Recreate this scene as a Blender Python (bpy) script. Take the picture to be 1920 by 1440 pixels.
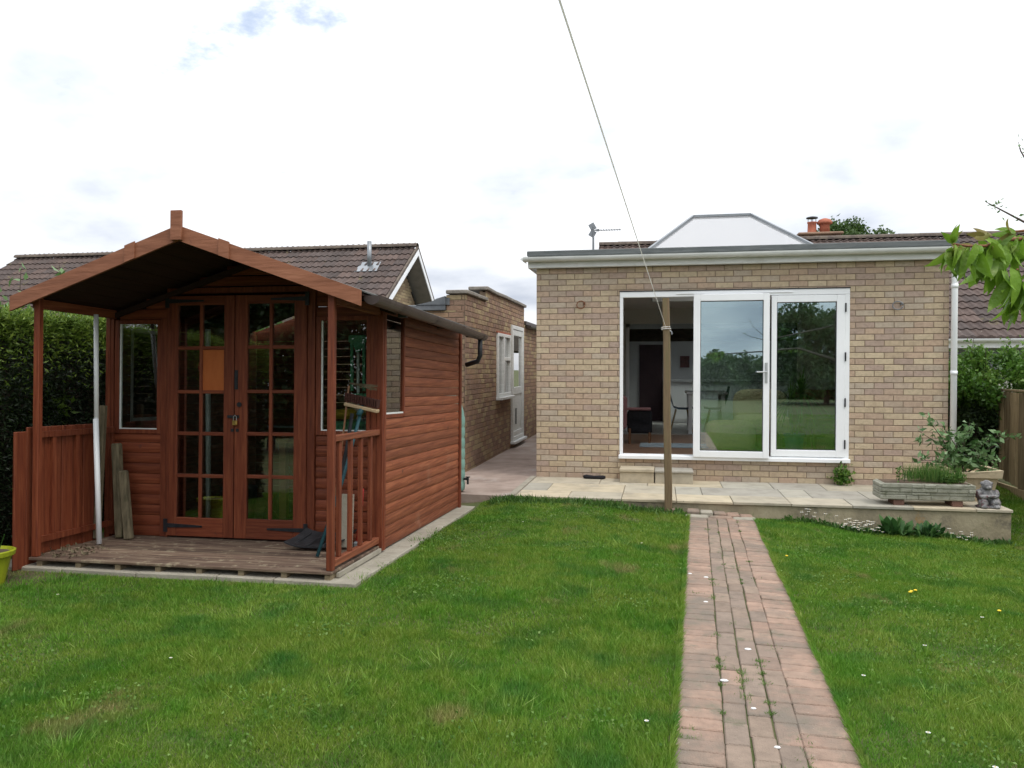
import bpy, math, random
import numpy as np
from mathutils import Vector, Matrix, Euler
R = math.radians
random.seed(7)
rs = np.random.RandomState(11)
for o in list(bpy.data.objects): bpy.data.objects.remove(o)
scene = bpy.context.scene
COL = scene.collection

# ------------------------------------------------------------------ camera
FPX = 1500.0
cam_data = bpy.data.cameras.new('camera'); cam = bpy.data.objects.new('camera', cam_data); COL.objects.link(cam)
cam_data.sensor_fit = 'HORIZONTAL'; cam_data.sensor_width = 36.0
cam_data.lens = 36.0 * FPX / 1920.0
cam_data.clip_start = 0.05; cam_data.clip_end = 2000
cam.location = (0, 0, 1.61)
cam.rotation_euler = Euler((R(90) - math.atan(30 / FPX), 0, R(10.5)), 'XYZ')
scene.camera = cam
scene.render.resolution_x = 1024; scene.render.resolution_y = 768
scene.render.engine = 'CYCLES'

# ------------------------------------------------------------------ sky, sun, exposure
SUN_EL, SUN_AZ = 58.0, 120.0     # azimuth clockwise from +Y
world = bpy.data.worlds.new('World'); scene.world = world; world.use_nodes = True
def build_world():
    nt = world.node_tree; N = nt.nodes; L = nt.links
    N.clear()
    out = N.new('ShaderNodeOutputWorld')
    sky = N.new('ShaderNodeTexSky'); sky.sky_type = 'NISHITA'; sky.sun_disc = False
    sky.sun_elevation = R(SUN_EL); sky.sun_rotation = R(SUN_AZ)
    bsky = N.new('ShaderNodeBackground'); bsky.inputs[1].default_value = 0.15
    L.new(sky.outputs[0], bsky.inputs[0])
    tc = N.new('ShaderNodeTexCoord')
    sep = N.new('ShaderNodeSeparateXYZ'); L.new(tc.outputs['Generated'], sep.inputs[0])
    zc = N.new('ShaderNodeMath'); zc.operation = 'MAXIMUM'; zc.inputs[1].default_value = 0.0; L.new(sep.outputs[2], zc.inputs[0])
    za = N.new('ShaderNodeMath'); za.operation = 'ADD'; za.inputs[1].default_value = 0.28; L.new(zc.outputs[0], za.inputs[0])
    dx = N.new('ShaderNodeMath'); dx.operation = 'DIVIDE'; L.new(sep.outputs[0], dx.inputs[0]); L.new(za.outputs[0], dx.inputs[1])
    dy = N.new('ShaderNodeMath'); dy.operation = 'DIVIDE'; L.new(sep.outputs[1], dy.inputs[0]); L.new(za.outputs[0], dy.inputs[1])
    cmb = N.new('ShaderNodeCombineXYZ'); L.new(dx.outputs[0], cmb.inputs[0]); L.new(dy.outputs[0], cmb.inputs[1])
    n1 = N.new('ShaderNodeTexNoise'); n1.inputs['Scale'].default_value = 1.7; n1.inputs['Detail'].default_value = 7; n1.inputs['Roughness'].default_value = 0.5
    L.new(cmb.outputs[0], n1.inputs['Vector'])
    # overcast brightening towards the zenith
    br = N.new('ShaderNodeMath'); br.operation = 'MULTIPLY_ADD'; br.inputs[1].default_value = 1.25; br.inputs[2].default_value = 0.80; L.new(zc.outputs[0], br.inputs[0])
    cr = N.new('ShaderNodeValToRGB'); L.new(n1.outputs[0], cr.inputs[0])
    e = cr.color_ramp.elements
    e[0].position = 0.32; e[0].color = (0.52, 0.57, 0.67, 1)
    e[1].position = 0.54; e[1].color = (0.975, 0.995, 1.03, 1)
    e2 = cr.color_ramp.elements.new(0.43); e2.color = (0.76, 0.80, 0.87, 1)
    bcl = N.new('ShaderNodeBackground'); L.new(cr.outputs[0], bcl.inputs[0]); L.new(br.outputs[0], bcl.inputs[1])
    # gaps with blue sky: thin streaky noise, plus a larger gap high on the left
    n2 = N.new('ShaderNodeTexNoise'); n2.inputs['Scale'].default_value = 5.0; n2.inputs['Detail'].default_value = 8; n2.inputs['Roughness'].default_value = 0.6
    L.new(cmb.outputs[0], n2.inputs['Vector'])
    d0 = Vector((-0.52, 0.89, 0.56)).normalized()
    dist = N.new('ShaderNodeVectorMath'); dist.operation = 'DISTANCE'; L.new(tc.outputs['Generated'], dist.inputs[0]); dist.inputs[1].default_value = d0
    gap = N.new('ShaderNodeMapRange'); gap.inputs['From Min'].default_value = 0.02; gap.inputs['From Max'].default_value = 0.23
    gap.inputs['To Min'].default_value = 0.40; gap.inputs['To Max'].default_value = 0.0; L.new(dist.outputs['Value'], gap.inputs['Value'])
    ad = N.new('ShaderNodeMath'); ad.operation = 'ADD'; L.new(n2.outputs[0], ad.inputs[0]); L.new(gap.outputs[0], ad.inputs[1])
    mk = N.new('ShaderNodeMapRange'); mk.inputs['From Min'].default_value = 0.62; mk.inputs['From Max'].default_value = 0.84
    mk.interpolation_type = 'SMOOTHSTEP'; mk.inputs['To Max'].default_value = 0.72
    L.new(ad.outputs[0], mk.inputs['Value'])
    mix = N.new('ShaderNodeMixShader'); L.new(mk.outputs[0], mix.inputs[0]); L.new(bcl.outputs[0], mix.inputs[1]); L.new(bsky.outputs[0], mix.inputs[2])
    L.new(mix.outputs[0], out.inputs[0])
build_world()
sun_d = bpy.data.lights.new('sun', 'SUN'); sun_d.energy = 1.1; sun_d.angle = R(14); sun_d.color = (1.0, 0.95, 0.87)
sun = bpy.data.objects.new('sun', sun_d); COL.objects.link(sun)
_sd = Vector((math.sin(R(SUN_AZ)) * math.cos(R(SUN_EL)), math.cos(R(SUN_AZ)) * math.cos(R(SUN_EL)), math.sin(R(SUN_EL))))
sun.rotation_euler = _sd.to_track_quat('Z', 'Y').to_euler()
sun.location = (10, -10, 20)
vs = scene.view_settings; vs.view_transform = 'Standard'; vs.look = 'None'; vs.gamma = 1.0; vs.exposure = 0.30; vs.use_curve_mapping = False

# ------------------------------------------------------------------ materials
def mat(name, cols, rough=0.8, scale=6.0, stretch=(1, 1, 1), bump=0.15, bscale=None, spec=0.3, metal=0.0, attr=False, trans=0.0, spots=None, detail=5, streak=None, rand=0.0):
    """procedural material: noise between the colours (or by a per-leaf attribute), fine bump"""
    m = bpy.data.materials.new(name); m.use_nodes = True
    nt = m.node_tree; N = nt.nodes; L = nt.links
    b = N['Principled BSDF']; out = N['Material Output']
    b.inputs['Roughness'].default_value = rough; b.inputs['Metallic'].default_value = metal
    b.inputs['Specular IOR Level'].default_value = spec
    g = N.new('ShaderNodeNewGeometry')
    mp = N.new('ShaderNodeVectorMath'); mp.operation = 'MULTIPLY'; mp.inputs[1].default_value = stretch
    L.new(g.outputs['Position'], mp.inputs[0])
    vec = mp.outputs[0]
    if rand:
        oi = N.new('ShaderNodeObjectInfo')
        rm = N.new('ShaderNodeMath'); rm.operation = 'MULTIPLY'; rm.inputs[1].default_value = 37.0; L.new(oi.outputs['Random'], rm.inputs[0])
        ra = N.new('ShaderNodeVectorMath'); ra.operation = 'ADD'; L.new(vec, ra.inputs[0]); L.new(rm.outputs[0], ra.inputs[1])
        vec = ra.outputs[0]
    n = N.new('ShaderNodeTexNoise'); n.inputs['Scale'].default_value = scale; n.inputs['Detail'].default_value = detail; n.inputs['Roughness'].default_value = 0.6
    L.new(vec, n.inputs['Vector'])
    cr = N.new('ShaderNodeValToRGB')
    k = len(cols)
    els = cr.color_ramp.elements
    while len(els) < k: els.new(0.5)
    for i, c in enumerate(cols):
        els[i].position = (0.30 + 0.40 * i / max(1, k - 1)) if not attr else i / max(1, k - 1)
        els[i].color = (*c, 1)
    if attr:
        at = N.new('ShaderNodeAttribute'); at.attribute_name = 'rnd'
        ma = N.new('ShaderNodeMath'); ma.operation = 'MULTIPLY_ADD'; ma.inputs[1].default_value = 0.9; ma.inputs[2].default_value = -0.45
        L.new(n.outputs[0], ma.inputs[0])
        aa = N.new('ShaderNodeMath'); aa.operation = 'ADD'; L.new(ma.outputs[0], aa.inputs[0]); L.new(at.outputs['Fac'], aa.inputs[1])
        L.new(aa.outputs[0], cr.inputs[0])
    else:
        L.new(n.outputs[0], cr.inputs[0])
    col = cr.outputs[0]
    if rand:
        mr = N.new('ShaderNodeMapRange'); mr.inputs['To Min'].default_value = 1 - rand; mr.inputs['To Max'].default_value = 1 + rand
        L.new(oi.outputs['Random'], mr.inputs['Value'])
        mv = N.new('ShaderNodeVectorMath'); mv.operation = 'SCALE'; L.new(col, mv.inputs[0]); L.new(mr.outputs[0], mv.inputs['Scale'])
        col = mv.outputs[0]
    if spots:   # (colour, scale, threshold, softness)
        for (sc, ss, th, so) in spots:
            n3 = N.new('ShaderNodeTexNoise'); n3.inputs['Scale'].default_value = ss; n3.inputs['Detail'].default_value = 6; n3.inputs['Roughness'].default_value = 0.65
            L.new(g.outputs['Position'], n3.inputs['Vector'])
            mr = N.new('ShaderNodeMapRange'); mr.inputs['From Min'].default_value = th; mr.inputs['From Max'].default_value = th + so
            L.new(n3.outputs[0], mr.inputs['Value'])
            mx = N.new('ShaderNodeMix'); mx.data_type = 'RGBA'; L.new(mr.outputs[0], mx.inputs[0]); L.new(col, mx.inputs[6]); mx.inputs[7].default_value = (*sc, 1)
            col = mx.outputs[2]
    L.new(col, b.inputs['Base Color'])
    if bump:
        n2 = N.new('ShaderNodeTexNoise'); n2.inputs['Scale'].default_value = bscale or scale * 4; n2.inputs['Detail'].default_value = 6
        L.new(vec, n2.inputs['Vector'])
        bp = N.new('ShaderNodeBump'); bp.inputs['Strength'].default_value = bump; bp.inputs['Distance'].default_value = 0.01
        L.new(n2.outputs[0], bp.inputs['Height']); L.new(bp.outputs[0], b.inputs['Normal'])
    if trans:
        t = N.new('ShaderNodeBsdfTranslucent'); L.new(col, t.inputs[0])
        ms = N.new('ShaderNodeMixShader'); ms.inputs[0].default_value = trans
        L.new(b.outputs[0], ms.inputs[1]); L.new(t.outputs[0], ms.inputs[2]); L.new(ms.outputs[0], out.inputs[0])
    return m

def glass_mat(name, tint=(0.92, 0.95, 0.94), base=0.08, k=1.0, rough=0.0, wob=0.004, sky_tint=(1, 1, 1)):
    m = bpy.data.materials.new(name); m.use_nodes = True
    nt = m.node_tree; N = nt.nodes; L = nt.links; N.clear()
    out = N.new('ShaderNodeOutputMaterial'); tr = N.new('ShaderNodeBsdfTransparent'); tr.inputs[0].default_value = (*tint, 1)
    gl = N.new('ShaderNodeBsdfGlossy'); gl.inputs['Roughness'].default_value = rough; gl.inputs[0].default_value = (*sky_tint, 1)
    fr = N.new('ShaderNodeFresnel'); fr.inputs['IOR'].default_value = 1.5
    ma = N.new('ShaderNodeMath'); ma.operation = 'MULTIPLY_ADD'; ma.inputs[1].default_value = k; ma.inputs[2].default_value = base; ma.use_clamp = True
    n = N.new('ShaderNodeTexNoise'); n.inputs['Scale'].default_value = 1.3
    g = N.new('ShaderNodeNewGeometry'); L.new(g.outputs['Position'], n.inputs['Vector'])
    bp = N.new('ShaderNodeBump'); bp.inputs['Strength'].default_value = wob; bp.inputs['Distance'].default_value = 0.05
    L.new(n.outputs[0], bp.inputs['Height']); L.new(bp.outputs[0], gl.inputs['Normal'])
    mx = N.new('ShaderNodeMixShader'); L.new(fr.outputs[0], ma.inputs[0]); L.new(ma.outputs[0], mx.inputs[0])
    L.new(tr.outputs[0], mx.inputs[1]); L.new(gl.outputs[0], mx.inputs[2]); L.new(mx.outputs[0], out.inputs[0])
    return m

RED_SHADED = [(0.100, 0.0215, 0.0088), (0.158, 0.0365, 0.0142), (0.215, 0.060, 0.024)]  # red stain kept darker: porch shade on the front is in the colour
RED_LIT = [(0.135, 0.036, 0.016), (0.210, 0.062, 0.027), (0.290, 0.100, 0.044)]  # same stain lightened for the brighter-lit side wall
M = {}
M['woodX'] = mat('red_stained_wood_x_shaded', RED_SHADED, 0.62, 5, (0.5, 3, 12), 0.35, 14, rand=0.18, spots=[((0.09, 0.03, 0.02), 9, 0.66, 0.08)])
M['woodY'] = mat('red_stained_wood_y_lit', RED_LIT, 0.62, 5, (3, 0.5, 12), 0.35, 14, rand=0.22, spots=[((0.09, 0.03, 0.015), 9, 0.64, 0.08), ((0.27, 0.12, 0.07), 2.2, 0.62, 0.12)])
M['woodZ'] = mat('red_stained_wood_z_shaded', RED_SHADED, 0.62, 5, (10, 10, 0.6), 0.3, 14, rand=0.10)
M['shadesoffit'] = mat('shade_darkened_soffit', [(0.028, 0.013, 0.010), (0.048, 0.022, 0.016)], 0.8, 5, (3, 0.5, 12), 0.3, 14)  # near-black tone paints the shade under the porch roof into the wood
M['barge'] = mat('barge_board_stain', [(0.185, 0.069, 0.034), (0.25, 0.097, 0.050), (0.305, 0.126, 0.068)], 0.6, 5, (0.6, 3, 4), 0.3, 14, rand=0.08, spots=[((0.12, 0.04, 0.03), 7, 0.68, 0.05)])
M['deck'] = mat('worn_deck', [(0.06, 0.035, 0.026), (0.13, 0.085, 0.06), (0.25, 0.19, 0.13)], 0.85, 4, (0.6, 6, 6), 0.5, 16, rand=0.25, spots=[((0.30, 0.25, 0.17), 12, 0.56, 0.12)])
M['deckcut'] = mat('bare_timber', [(0.17, 0.13, 0.08), (0.28, 0.22, 0.14)], 0.85, 8, (1, 6, 8), 0.4)
M['felt'] = mat('roof_felt', [(0.07, 0.07, 0.065), (0.12, 0.12, 0.11)], 0.95, 20, bump=0.6, bscale=200, spots=[((0.16, 0.07, 0.04), 3, 0.58, 0.1)])
M['blackiron'] = mat('black_iron', [(0.012, 0.013, 0.015), (0.025, 0.026, 0.03)], 0.45, 20, bump=0.2)
M['brass'] = mat('brass', [(0.55, 0.38, 0.10), (0.65, 0.46, 0.15)], 0.35, 20, metal=0.9, bump=0.05)
M['brownplastic'] = mat('brown_plastic', [(0.045, 0.033, 0.03), (0.075, 0.055, 0.048)], 0.4, 6, bump=0.1, spots=[((0.12, 0.10, 0.085), 5, 0.58, 0.2)])
M['white'] = mat('white_plastic', [(0.80, 0.815, 0.82), (0.87, 0.885, 0.89)], 0.35, 3, bump=0.02, spec=0.5)
M['whitedirty'] = mat('weathered_white_plastic', [(0.62, 0.635, 0.61), (0.76, 0.775, 0.755)], 0.45, 5, (1, 1, 6), bump=0.03, spec=0.5, spots=[((0.50, 0.50, 0.45), 3, 0.57, 0.2)])
M['mortar'] = mat('mortar', [(0.22, 0.165, 0.115), (0.30, 0.235, 0.17)], 0.95, 14, bump=0.5, bscale=120)
M['mortardark'] = mat('mortar_dark', [(0.14, 0.10, 0.07), (0.21, 0.155, 0.11)], 0.95, 10, bump=0.5, bscale=120)
def bricks(tag, lst, dirt=None):
    out = []
    for i, c in enumerate(lst):
        c0 = tuple(x * 0.84 for x in c); c1 = tuple(min(1, x * 1.1) for x in c)
        out.append(mat('%s_brick_%d' % (tag, i), [c0, c, c1], 0.9, 22, (1, 1, 1), 0.9, 130, rand=0.06, spots=dirt))
    return out
BR = bricks('buff', [(0.49, 0.385, 0.265), (0.455, 0.34, 0.25), (0.53, 0.43, 0.295), (0.415, 0.315, 0.25), (0.465, 0.385, 0.295), (0.48, 0.355, 0.255), (0.505, 0.405, 0.275), (0.435, 0.345, 0.26)], [((0.37, 0.275, 0.19), 1.3, 0.56, 0.22), ((0.54, 0.48, 0.39), 3.4, 0.66, 0.12)])
BR2 = bricks('garage', [(0.34, 0.25, 0.15), (0.29, 0.185, 0.125), (0.37, 0.285, 0.165), (0.25, 0.16, 0.115), (0.32, 0.21, 0.13), (0.28, 0.185, 0.13)], [((0.18, 0.115, 0.085), 1.3, 0.52, 0.2), ((0.33, 0.27, 0.2), 5, 0.68, 0.06)])
BR3 = bricks('far', [(0.40, 0.31, 0.19), (0.33, 0.24, 0.15), (0.44, 0.34, 0.20)])
TILE = [mat('roof_tile_%d' % i, [tuple(x * 0.75 for x in c), c, tuple(x * 1.25 for x in c)], 0.9, 9, bump=0.5, bscale=90, rand=0.18, spots=[((0.42, 0.40, 0.34), 9, 0.69, 0.03), ((0.15, 0.13, 0.06), 2.0, 0.62, 0.1)]) for i, c in enumerate([(0.084, 0.061, 0.053), (0.098, 0.069, 0.058), (0.074, 0.057, 0.051)])]
M['tileedge'] = mat('ridge_tile', [(0.07, 0.055, 0.05), (0.16, 0.13, 0.10)], 0.95, 8, bump=0.5)
M['lead'] = mat('lead_flashing', [(0.09, 0.10, 0.11), (0.17, 0.18, 0.19)], 0.7, 6, bump=0.3)
M['greyfelt'] = mat('grey_roof_edge', [(0.085, 0.095, 0.095), (0.14, 0.15, 0.148)], 0.85, 7, (0.6, 1, 4), bump=0.3)
M['coping'] = mat('coping_stone', [(0.17, 0.155, 0.135), (0.28, 0.255, 0.22)], 0.95, 9, bump=0.6, spots=[((0.08, 0.08, 0.07), 4, 0.55, 0.15)])
M['glass'] = glass_mat('clear_glass')
M['doorglass'] = glass_mat('double_glazing', (0.90, 0.96, 0.93), 0.23, 1.7, sky_tint=(0.76, 0.93, 1.0))  # bluish reflection tint stands in for blue sky mirrored in the panes
M['shedglass'] = glass_mat('shed_glass', (0.82, 0.85, 0.83), 0.05, 1.1)
M['farglass'] = glass_mat('far_glass', (0.5, 0.52, 0.52), 0.15, 1.5)
M['greymetal'] = mat('grey_metal', [(0.20, 0.215, 0.225), (0.27, 0.285, 0.295)], 0.35, 5, metal=0.6, bump=0.02)
M['darkgasket'] = mat('dark_gasket', [(0.02, 0.02, 0.022), (0.04, 0.04, 0.045)], 0.6, 9, bump=0.05)
M['silver'] = mat('satin_metal', [(0.55, 0.56, 0.57), (0.65, 0.66, 0.67)], 0.3, 5, metal=0.85, bump=0.02)
M['sand'] = [mat('sandstone_%d' % i, [tuple(x * 0.8 for x in c), c, tuple(x * 1.12 for x in c)], 0.85, 5, (1, 1, 1), 0.3, 60, rand=0.07, spots=[((0.26, 0.24, 0.20), 2.2, 0.56, 0.18), ((0.17, 0.15, 0.12), 16, 0.68, 0.05)]) for i, c in enumerate([(0.41, 0.365, 0.28), (0.365, 0.34, 0.28), (0.45, 0.385, 0.275), (0.345, 0.32, 0.27)])]
M['patioface'] = mat('patio_edge_render', [(0.19, 0.165, 0.115), (0.31, 0.265, 0.175), (0.42, 0.365, 0.25)], 0.95, 2.6, (1, 1, 0.8), 0.6, 40, spots=[((0.10, 0.09, 0.08), 3.2, 0.56, 0.15), ((0.32, 0.20, 0.08), 2.1, 0.66, 0.05), ((0.20, 0.20, 0.10), 6, 0.62, 0.1)])
M['concrete'] = mat('pinkish_concrete', [(0.22, 0.165, 0.135), (0.31, 0.24, 0.20), (0.37, 0.30, 0.255)], 0.9, 2.5, bump=0.6, bscale=18, spots=[((0.36, 0.33, 0.30), 1.1, 0.55, 0.1), ((0.10, 0.08, 0.06), 14, 0.72, 0.05)])
M['kerb'] = mat('grey_kerb_slab', [(0.27, 0.245, 0.195), (0.36, 0.33, 0.265)], 0.92, 7, bump=0.5, bscale=70, rand=0.1, spots=[((0.17, 0.15, 0.11), 5, 0.6, 0.15)])
PAV = [mat('paver_%d' % i, [tuple(x * 0.8 for x in c), c, tuple(x * 1.15 for x in c)], 0.92, 16, bump=0.8, bscale=150, rand=0.1,
           spots=[((0.19, 0.158, 0.125), 1.6, 0.47, 0.16), ((0.19, 0.165, 0.12), 7, 0.56, 0.12), ((0.40, 0.38, 0.33), 26, 0.70, 0.03), ((0.36, 0.31, 0.26), 70, 0.64, 0.08)]) for i, c in enumerate([(0.31, 0.212, 0.158), (0.335, 0.228, 0.17), (0.28, 0.195, 0.148), (0.31, 0.22, 0.165)])]
PAVG = [mat('grey_paver_%d' % i, [tuple(x * 0.8 for x in c), c, tuple(x * 1.15 for x in c)], 0.92, 16, bump=0.8, bscale=150, rand=0.1,
            spots=[((0.26, 0.195, 0.155), 1.3, 0.54, 0.12), ((0.16, 0.148, 0.10), 6, 0.58, 0.1), ((0.42, 0.40, 0.35), 22, 0.69, 0.03)]) for i, c in enumerate([(0.25, 0.19, 0.145), (0.225, 0.175, 0.137), (0.27, 0.205, 0.155)])]
M['joint'] = mat('path_joint_soil', [(0.12, 0.092, 0.062), (0.185, 0.145, 0.10), (0.15, 0.125, 0.07)], 1.0, 9, bump=0.8)
M['soil'] = mat('lawn_soil', [(0.055, 0.075, 0.022), (0.085, 0.10, 0.035), (0.12, 0.095, 0.055)], 1.0, 2.5, bump=0.8, bscale=60)
M['earth'] = mat('dry_earth', [(0.07, 0.05, 0.035), (0.14, 0.10, 0.07)], 1.0, 9, bump=0.8)
def grass_mat():
    m = bpy.data.materials.new('grass_blades'); m.use_nodes = True
    nt = m.node_tree; N = nt.nodes; L = nt.links; b = N['Principled BSDF']; out = N['Material Output']
    b.inputs['Roughness'].default_value = 0.55; b.inputs['Specular IOR Level'].default_value = 0.25
    g = N.new('ShaderNodeNewGeometry')
    at = N.new('ShaderNodeAttribute'); at.attribute_name = 'rnd'
    def noise(s, d=3, st=(1, 1, 0)):
        v = N.new('ShaderNodeVectorMath'); v.operation = 'MULTIPLY'; v.inputs[1].default_value = st; L.new(g.outputs['Position'], v.inputs[0])
        n = N.new('ShaderNodeTexNoise'); n.inputs['Scale'].default_value = s; n.inputs['Detail'].default_value = d; n.inputs['Roughness'].default_value = 0.6; L.new(v.outputs[0], n.inputs['Vector']); return n.outputs[0]
    def ramp(fac, lst):
        cr = N.new('ShaderNodeValToRGB'); els = cr.color_ramp.elements
        while len(els) < len(lst): els.new(0.5)
        for i, (p, c) in enumerate(lst): els[i].position = p; els[i].color = (*c, 1)
        L.new(fac, cr.inputs[0]); return cr.outputs[0]
    def mixc(f, a, c):
        mx = N.new('ShaderNodeMix'); mx.data_type = 'RGBA'; L.new(f, mx.inputs[0])
        L.new(a, mx.inputs[6]); L.new(c, mx.inputs[7]); return mx.outputs[2]
    fresh = ramp(at.outputs['Fac'], [(0.0, (0.054, 0.155, 0.010)), (0.5, (0.098, 0.250, 0.019)), (0.85, (0.155, 0.33, 0.038)), (1.0, (0.28, 0.40, 0.10))])
    pale = ramp(at.outputs['Fac'], [(0.0, (0.105, 0.19, 0.014)), (0.45, (0.178, 0.282, 0.030)), (0.8, (0.28, 0.36, 0.07)), (1.0, (0.44, 0.45, 0.17))])
    dark = ramp(at.outputs['Fac'], [(0.0, (0.030, 0.125, 0.014)), (0.6, (0.055, 0.185, 0.024)), (1.0, (0.12, 0.27, 0.07))])
    n_a = noise(0.9, 5); n_b = noise(2.3, 4); n_c = noise(1.4, 5, (1.3, 0.8, 0))
    def mr(f, a, c2):
        r = N.new('ShaderNodeMapRange'); r.inputs['From Min'].default_value = a; r.inputs['From Max'].default_value = c2; L.new(f, r.inputs['Value']); return r.outputs[0]
    n_d = noise(7.0, 4); av = N.new('ShaderNodeMath'); av.operation = 'MULTIPLY_ADD'; av.inputs[1].default_value = 0.45; L.new(n_d, av.inputs[0])
    hf = N.new('ShaderNodeMath'); hf.operation = 'MULTIPLY'; hf.inputs[1].default_value = 0.6; L.new(n_a, hf.inputs[0]); L.new(hf.outputs[0], av.inputs[2])
    c1 = mixc(mr(av.outputs[0], 0.42, 0.60), fresh, pale)
    c2 = mixc(mr(n_b, 0.50, 0.72), c1, dark)
    dry = ramp(at.outputs['Fac'], [(0.0, (0.22, 0.19, 0.06)), (0.6, (0.34, 0.28, 0.12)), (1.0, (0.46, 0.38, 0.20))])
    c3 = mixc(mr(n_c, 0.59, 0.72), c2, dry)
    L.new(c3, b.inputs['Base Color'])
    t = N.new('ShaderNodeBsdfTranslucent'); L.new(c3, t.inputs[0])
    ms = N.new('ShaderNodeMixShader'); ms.inputs[0].default_value = 0.3
    L.new(b.outputs[0], ms.inputs[1]); L.new(t.outputs[0], ms.inputs[2]); L.new(ms.outputs[0], out.inputs[0])
    return m
M['grass'] = grass_mat()
def leafm(name, cols, trans=0.3, rough=0.5, scale=1.5):
    return mat(name, cols, rough, scale, bump=0, attr=True, trans=trans, spec=0.35)
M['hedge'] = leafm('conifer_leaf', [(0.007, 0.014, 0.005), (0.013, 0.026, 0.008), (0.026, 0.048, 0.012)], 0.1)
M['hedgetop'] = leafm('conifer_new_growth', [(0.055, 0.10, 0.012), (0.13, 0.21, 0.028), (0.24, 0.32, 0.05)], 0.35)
M['laurel'] = leafm('laurel_leaf', [(0.05, 0.11, 0.03), (0.10, 0.20, 0.055), (0.22, 0.33, 0.15)], 0.3, 0.35)
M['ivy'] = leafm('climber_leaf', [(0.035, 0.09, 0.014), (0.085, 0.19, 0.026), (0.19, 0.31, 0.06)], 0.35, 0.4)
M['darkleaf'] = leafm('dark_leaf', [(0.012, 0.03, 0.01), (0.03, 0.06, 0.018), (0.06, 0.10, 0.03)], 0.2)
M['treeleaf'] = leafm('tree_leaf', [(0.03, 0.06, 0.014), (0.055, 0.105, 0.022), (0.10, 0.16, 0.045)], 0.3)
M['cherry'] = mat('cherry_leaf', [(0.12, 0.24, 0.018), (0.175, 0.32, 0.03), (0.25, 0.40, 0.05)], 0.42, 7, bump=0.4, bscale=90, trans=0.42, rand=0.38, spec=0.4, spots=[((0.30, 0.18, 0.05), 40, 0.70, 0.03), ((0.30, 0.40, 0.10), 14, 0.58, 0.1)])
M['cherrytip'] = mat('cherry_leaf_bronze', [(0.20, 0.22, 0.05), (0.26, 0.17, 0.06)], 0.45, 9, bump=0.2, trans=0.35, rand=0.2)
M['shrub'] = leafm('greyish_shrub_leaf', [(0.05, 0.12, 0.03), (0.11, 0.21, 0.07), (0.24, 0.36, 0.17)], 0.25, 0.4)
M['herb'] = leafm('herb_green', [(0.04, 0.11, 0.02), (0.09, 0.19, 0.035), (0.16, 0.25, 0.06)], 0.3)
M['dock'] = leafm('weed_leaf', [(0.02, 0.07, 0.02), (0.045, 0.12, 0.03), (0.10, 0.20, 0.06)], 0.25)
M['clover'] = leafm('clover_leaf', [(0.06, 0.15, 0.02), (0.11, 0.22, 0.03), (0.19, 0.30, 0.07)], 0.35)
M['bark'] = mat('bark', [(0.06, 0.045, 0.035), (0.13, 0.10, 0.08)], 0.95, 12, (3, 3, 0.6), 0.8)
M['redtwig'] = mat('red_twig', [(0.16, 0.06, 0.03), (0.24, 0.11, 0.05)], 0.7, 12, bump=0.2)
M['petal'] = mat('daisy_petal', [(0.72, 0.72, 0.70), (0.82, 0.82, 0.80)], 0.6, 30, bump=0)
M['yellow'] = mat('dandelion_yellow', [(0.75, 0.50, 0.02), (0.85, 0.62, 0.05)], 0.6, 30, bump=0)
M['pole'] = mat('weathered_pole', [(0.12, 0.085, 0.05), (0.19, 0.135, 0.078), (0.155, 0.13, 0.065)], 0.85, 4, (8, 8, 0.7), 0.4, 12)
M['rope'] = mat('line_cord', [(0.78, 0.77, 0.74), (0.85, 0.84, 0.81)], 0.6, 40, bump=0.0, trans=0.5)
M['fence'] = mat('fence_timber', [(0.16, 0.125, 0.072), (0.26, 0.205, 0.12), (0.34, 0.275, 0.17)], 0.9, 4, (8, 8, 0.7), 0.5, 12, rand=0.32, spots=[((0.12, 0.12, 0.05), 1.5, 0.55, 0.2)])
M['oldwood'] = mat('mossy_post', [(0.07, 0.06, 0.035), (0.14, 0.115, 0.07), (0.20, 0.165, 0.10)], 0.95, 5, (6, 6, 1), 0.6, spots=[((0.085, 0.08, 0.04), 6, 0.60, 0.1)])
M['terracotta'] = mat('terracotta', [(0.33, 0.10, 0.06), (0.42, 0.15, 0.09)], 0.85, 8, bump=0.3, spots=[((0.12, 0.05, 0.04), 9, 0.6, 0.1)])
M['buffpot'] = mat('buff_pot', [(0.42, 0.34, 0.22), (0.52, 0.43, 0.29)], 0.9, 6, bump=0.5, spots=[((0.22, 0.19, 0.12), 5, 0.58, 0.15)])
M['stoneware'] = mat('grey_cast_stone', [(0.24, 0.235, 0.185), (0.36, 0.355, 0.29)], 0.95, 12, bump=0.7, bscale=60, spots=[((0.15, 0.15, 0.10), 8, 0.58, 0.12)])
M['statue'] = mat('weathered_statue', [(0.06, 0.058, 0.062), (0.20, 0.195, 0.195), (0.36, 0.35, 0.34)], 0.95, 22, bump=0.9, bscale=70, spots=[((0.13, 0.055, 0.06), 9, 0.56, 0.08)])
M['redbrick'] = mat('dark_red_brick', [(0.12, 0.065, 0.05), (0.18, 0.10, 0.075)], 0.9, 20, bump=0.5)
M['green'] = mat('green_plastic', [(0.09, 0.30, 0.15), (0.12, 0.34, 0.19)], 0.5, 5, bump=0.05)
M['butt'] = mat('pale_green_plastic', [(0.14, 0.27, 0.23), (0.20, 0.35, 0.30)], 0.5, 5, bump=0.05, spots=[((0.10, 0.17, 0.12), 6, 0.62, 0.1)])
M['teal'] = mat('teal_handle', [(0.015, 0.06, 0.075), (0.025, 0.085, 0.10)], 0.5, 8, bump=0.05)
M['blackplastic'] = mat('black_plastic', [(0.016, 0.017, 0.019), (0.035, 0.036, 0.04)], 0.5, 9, bump=0.2)
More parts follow.
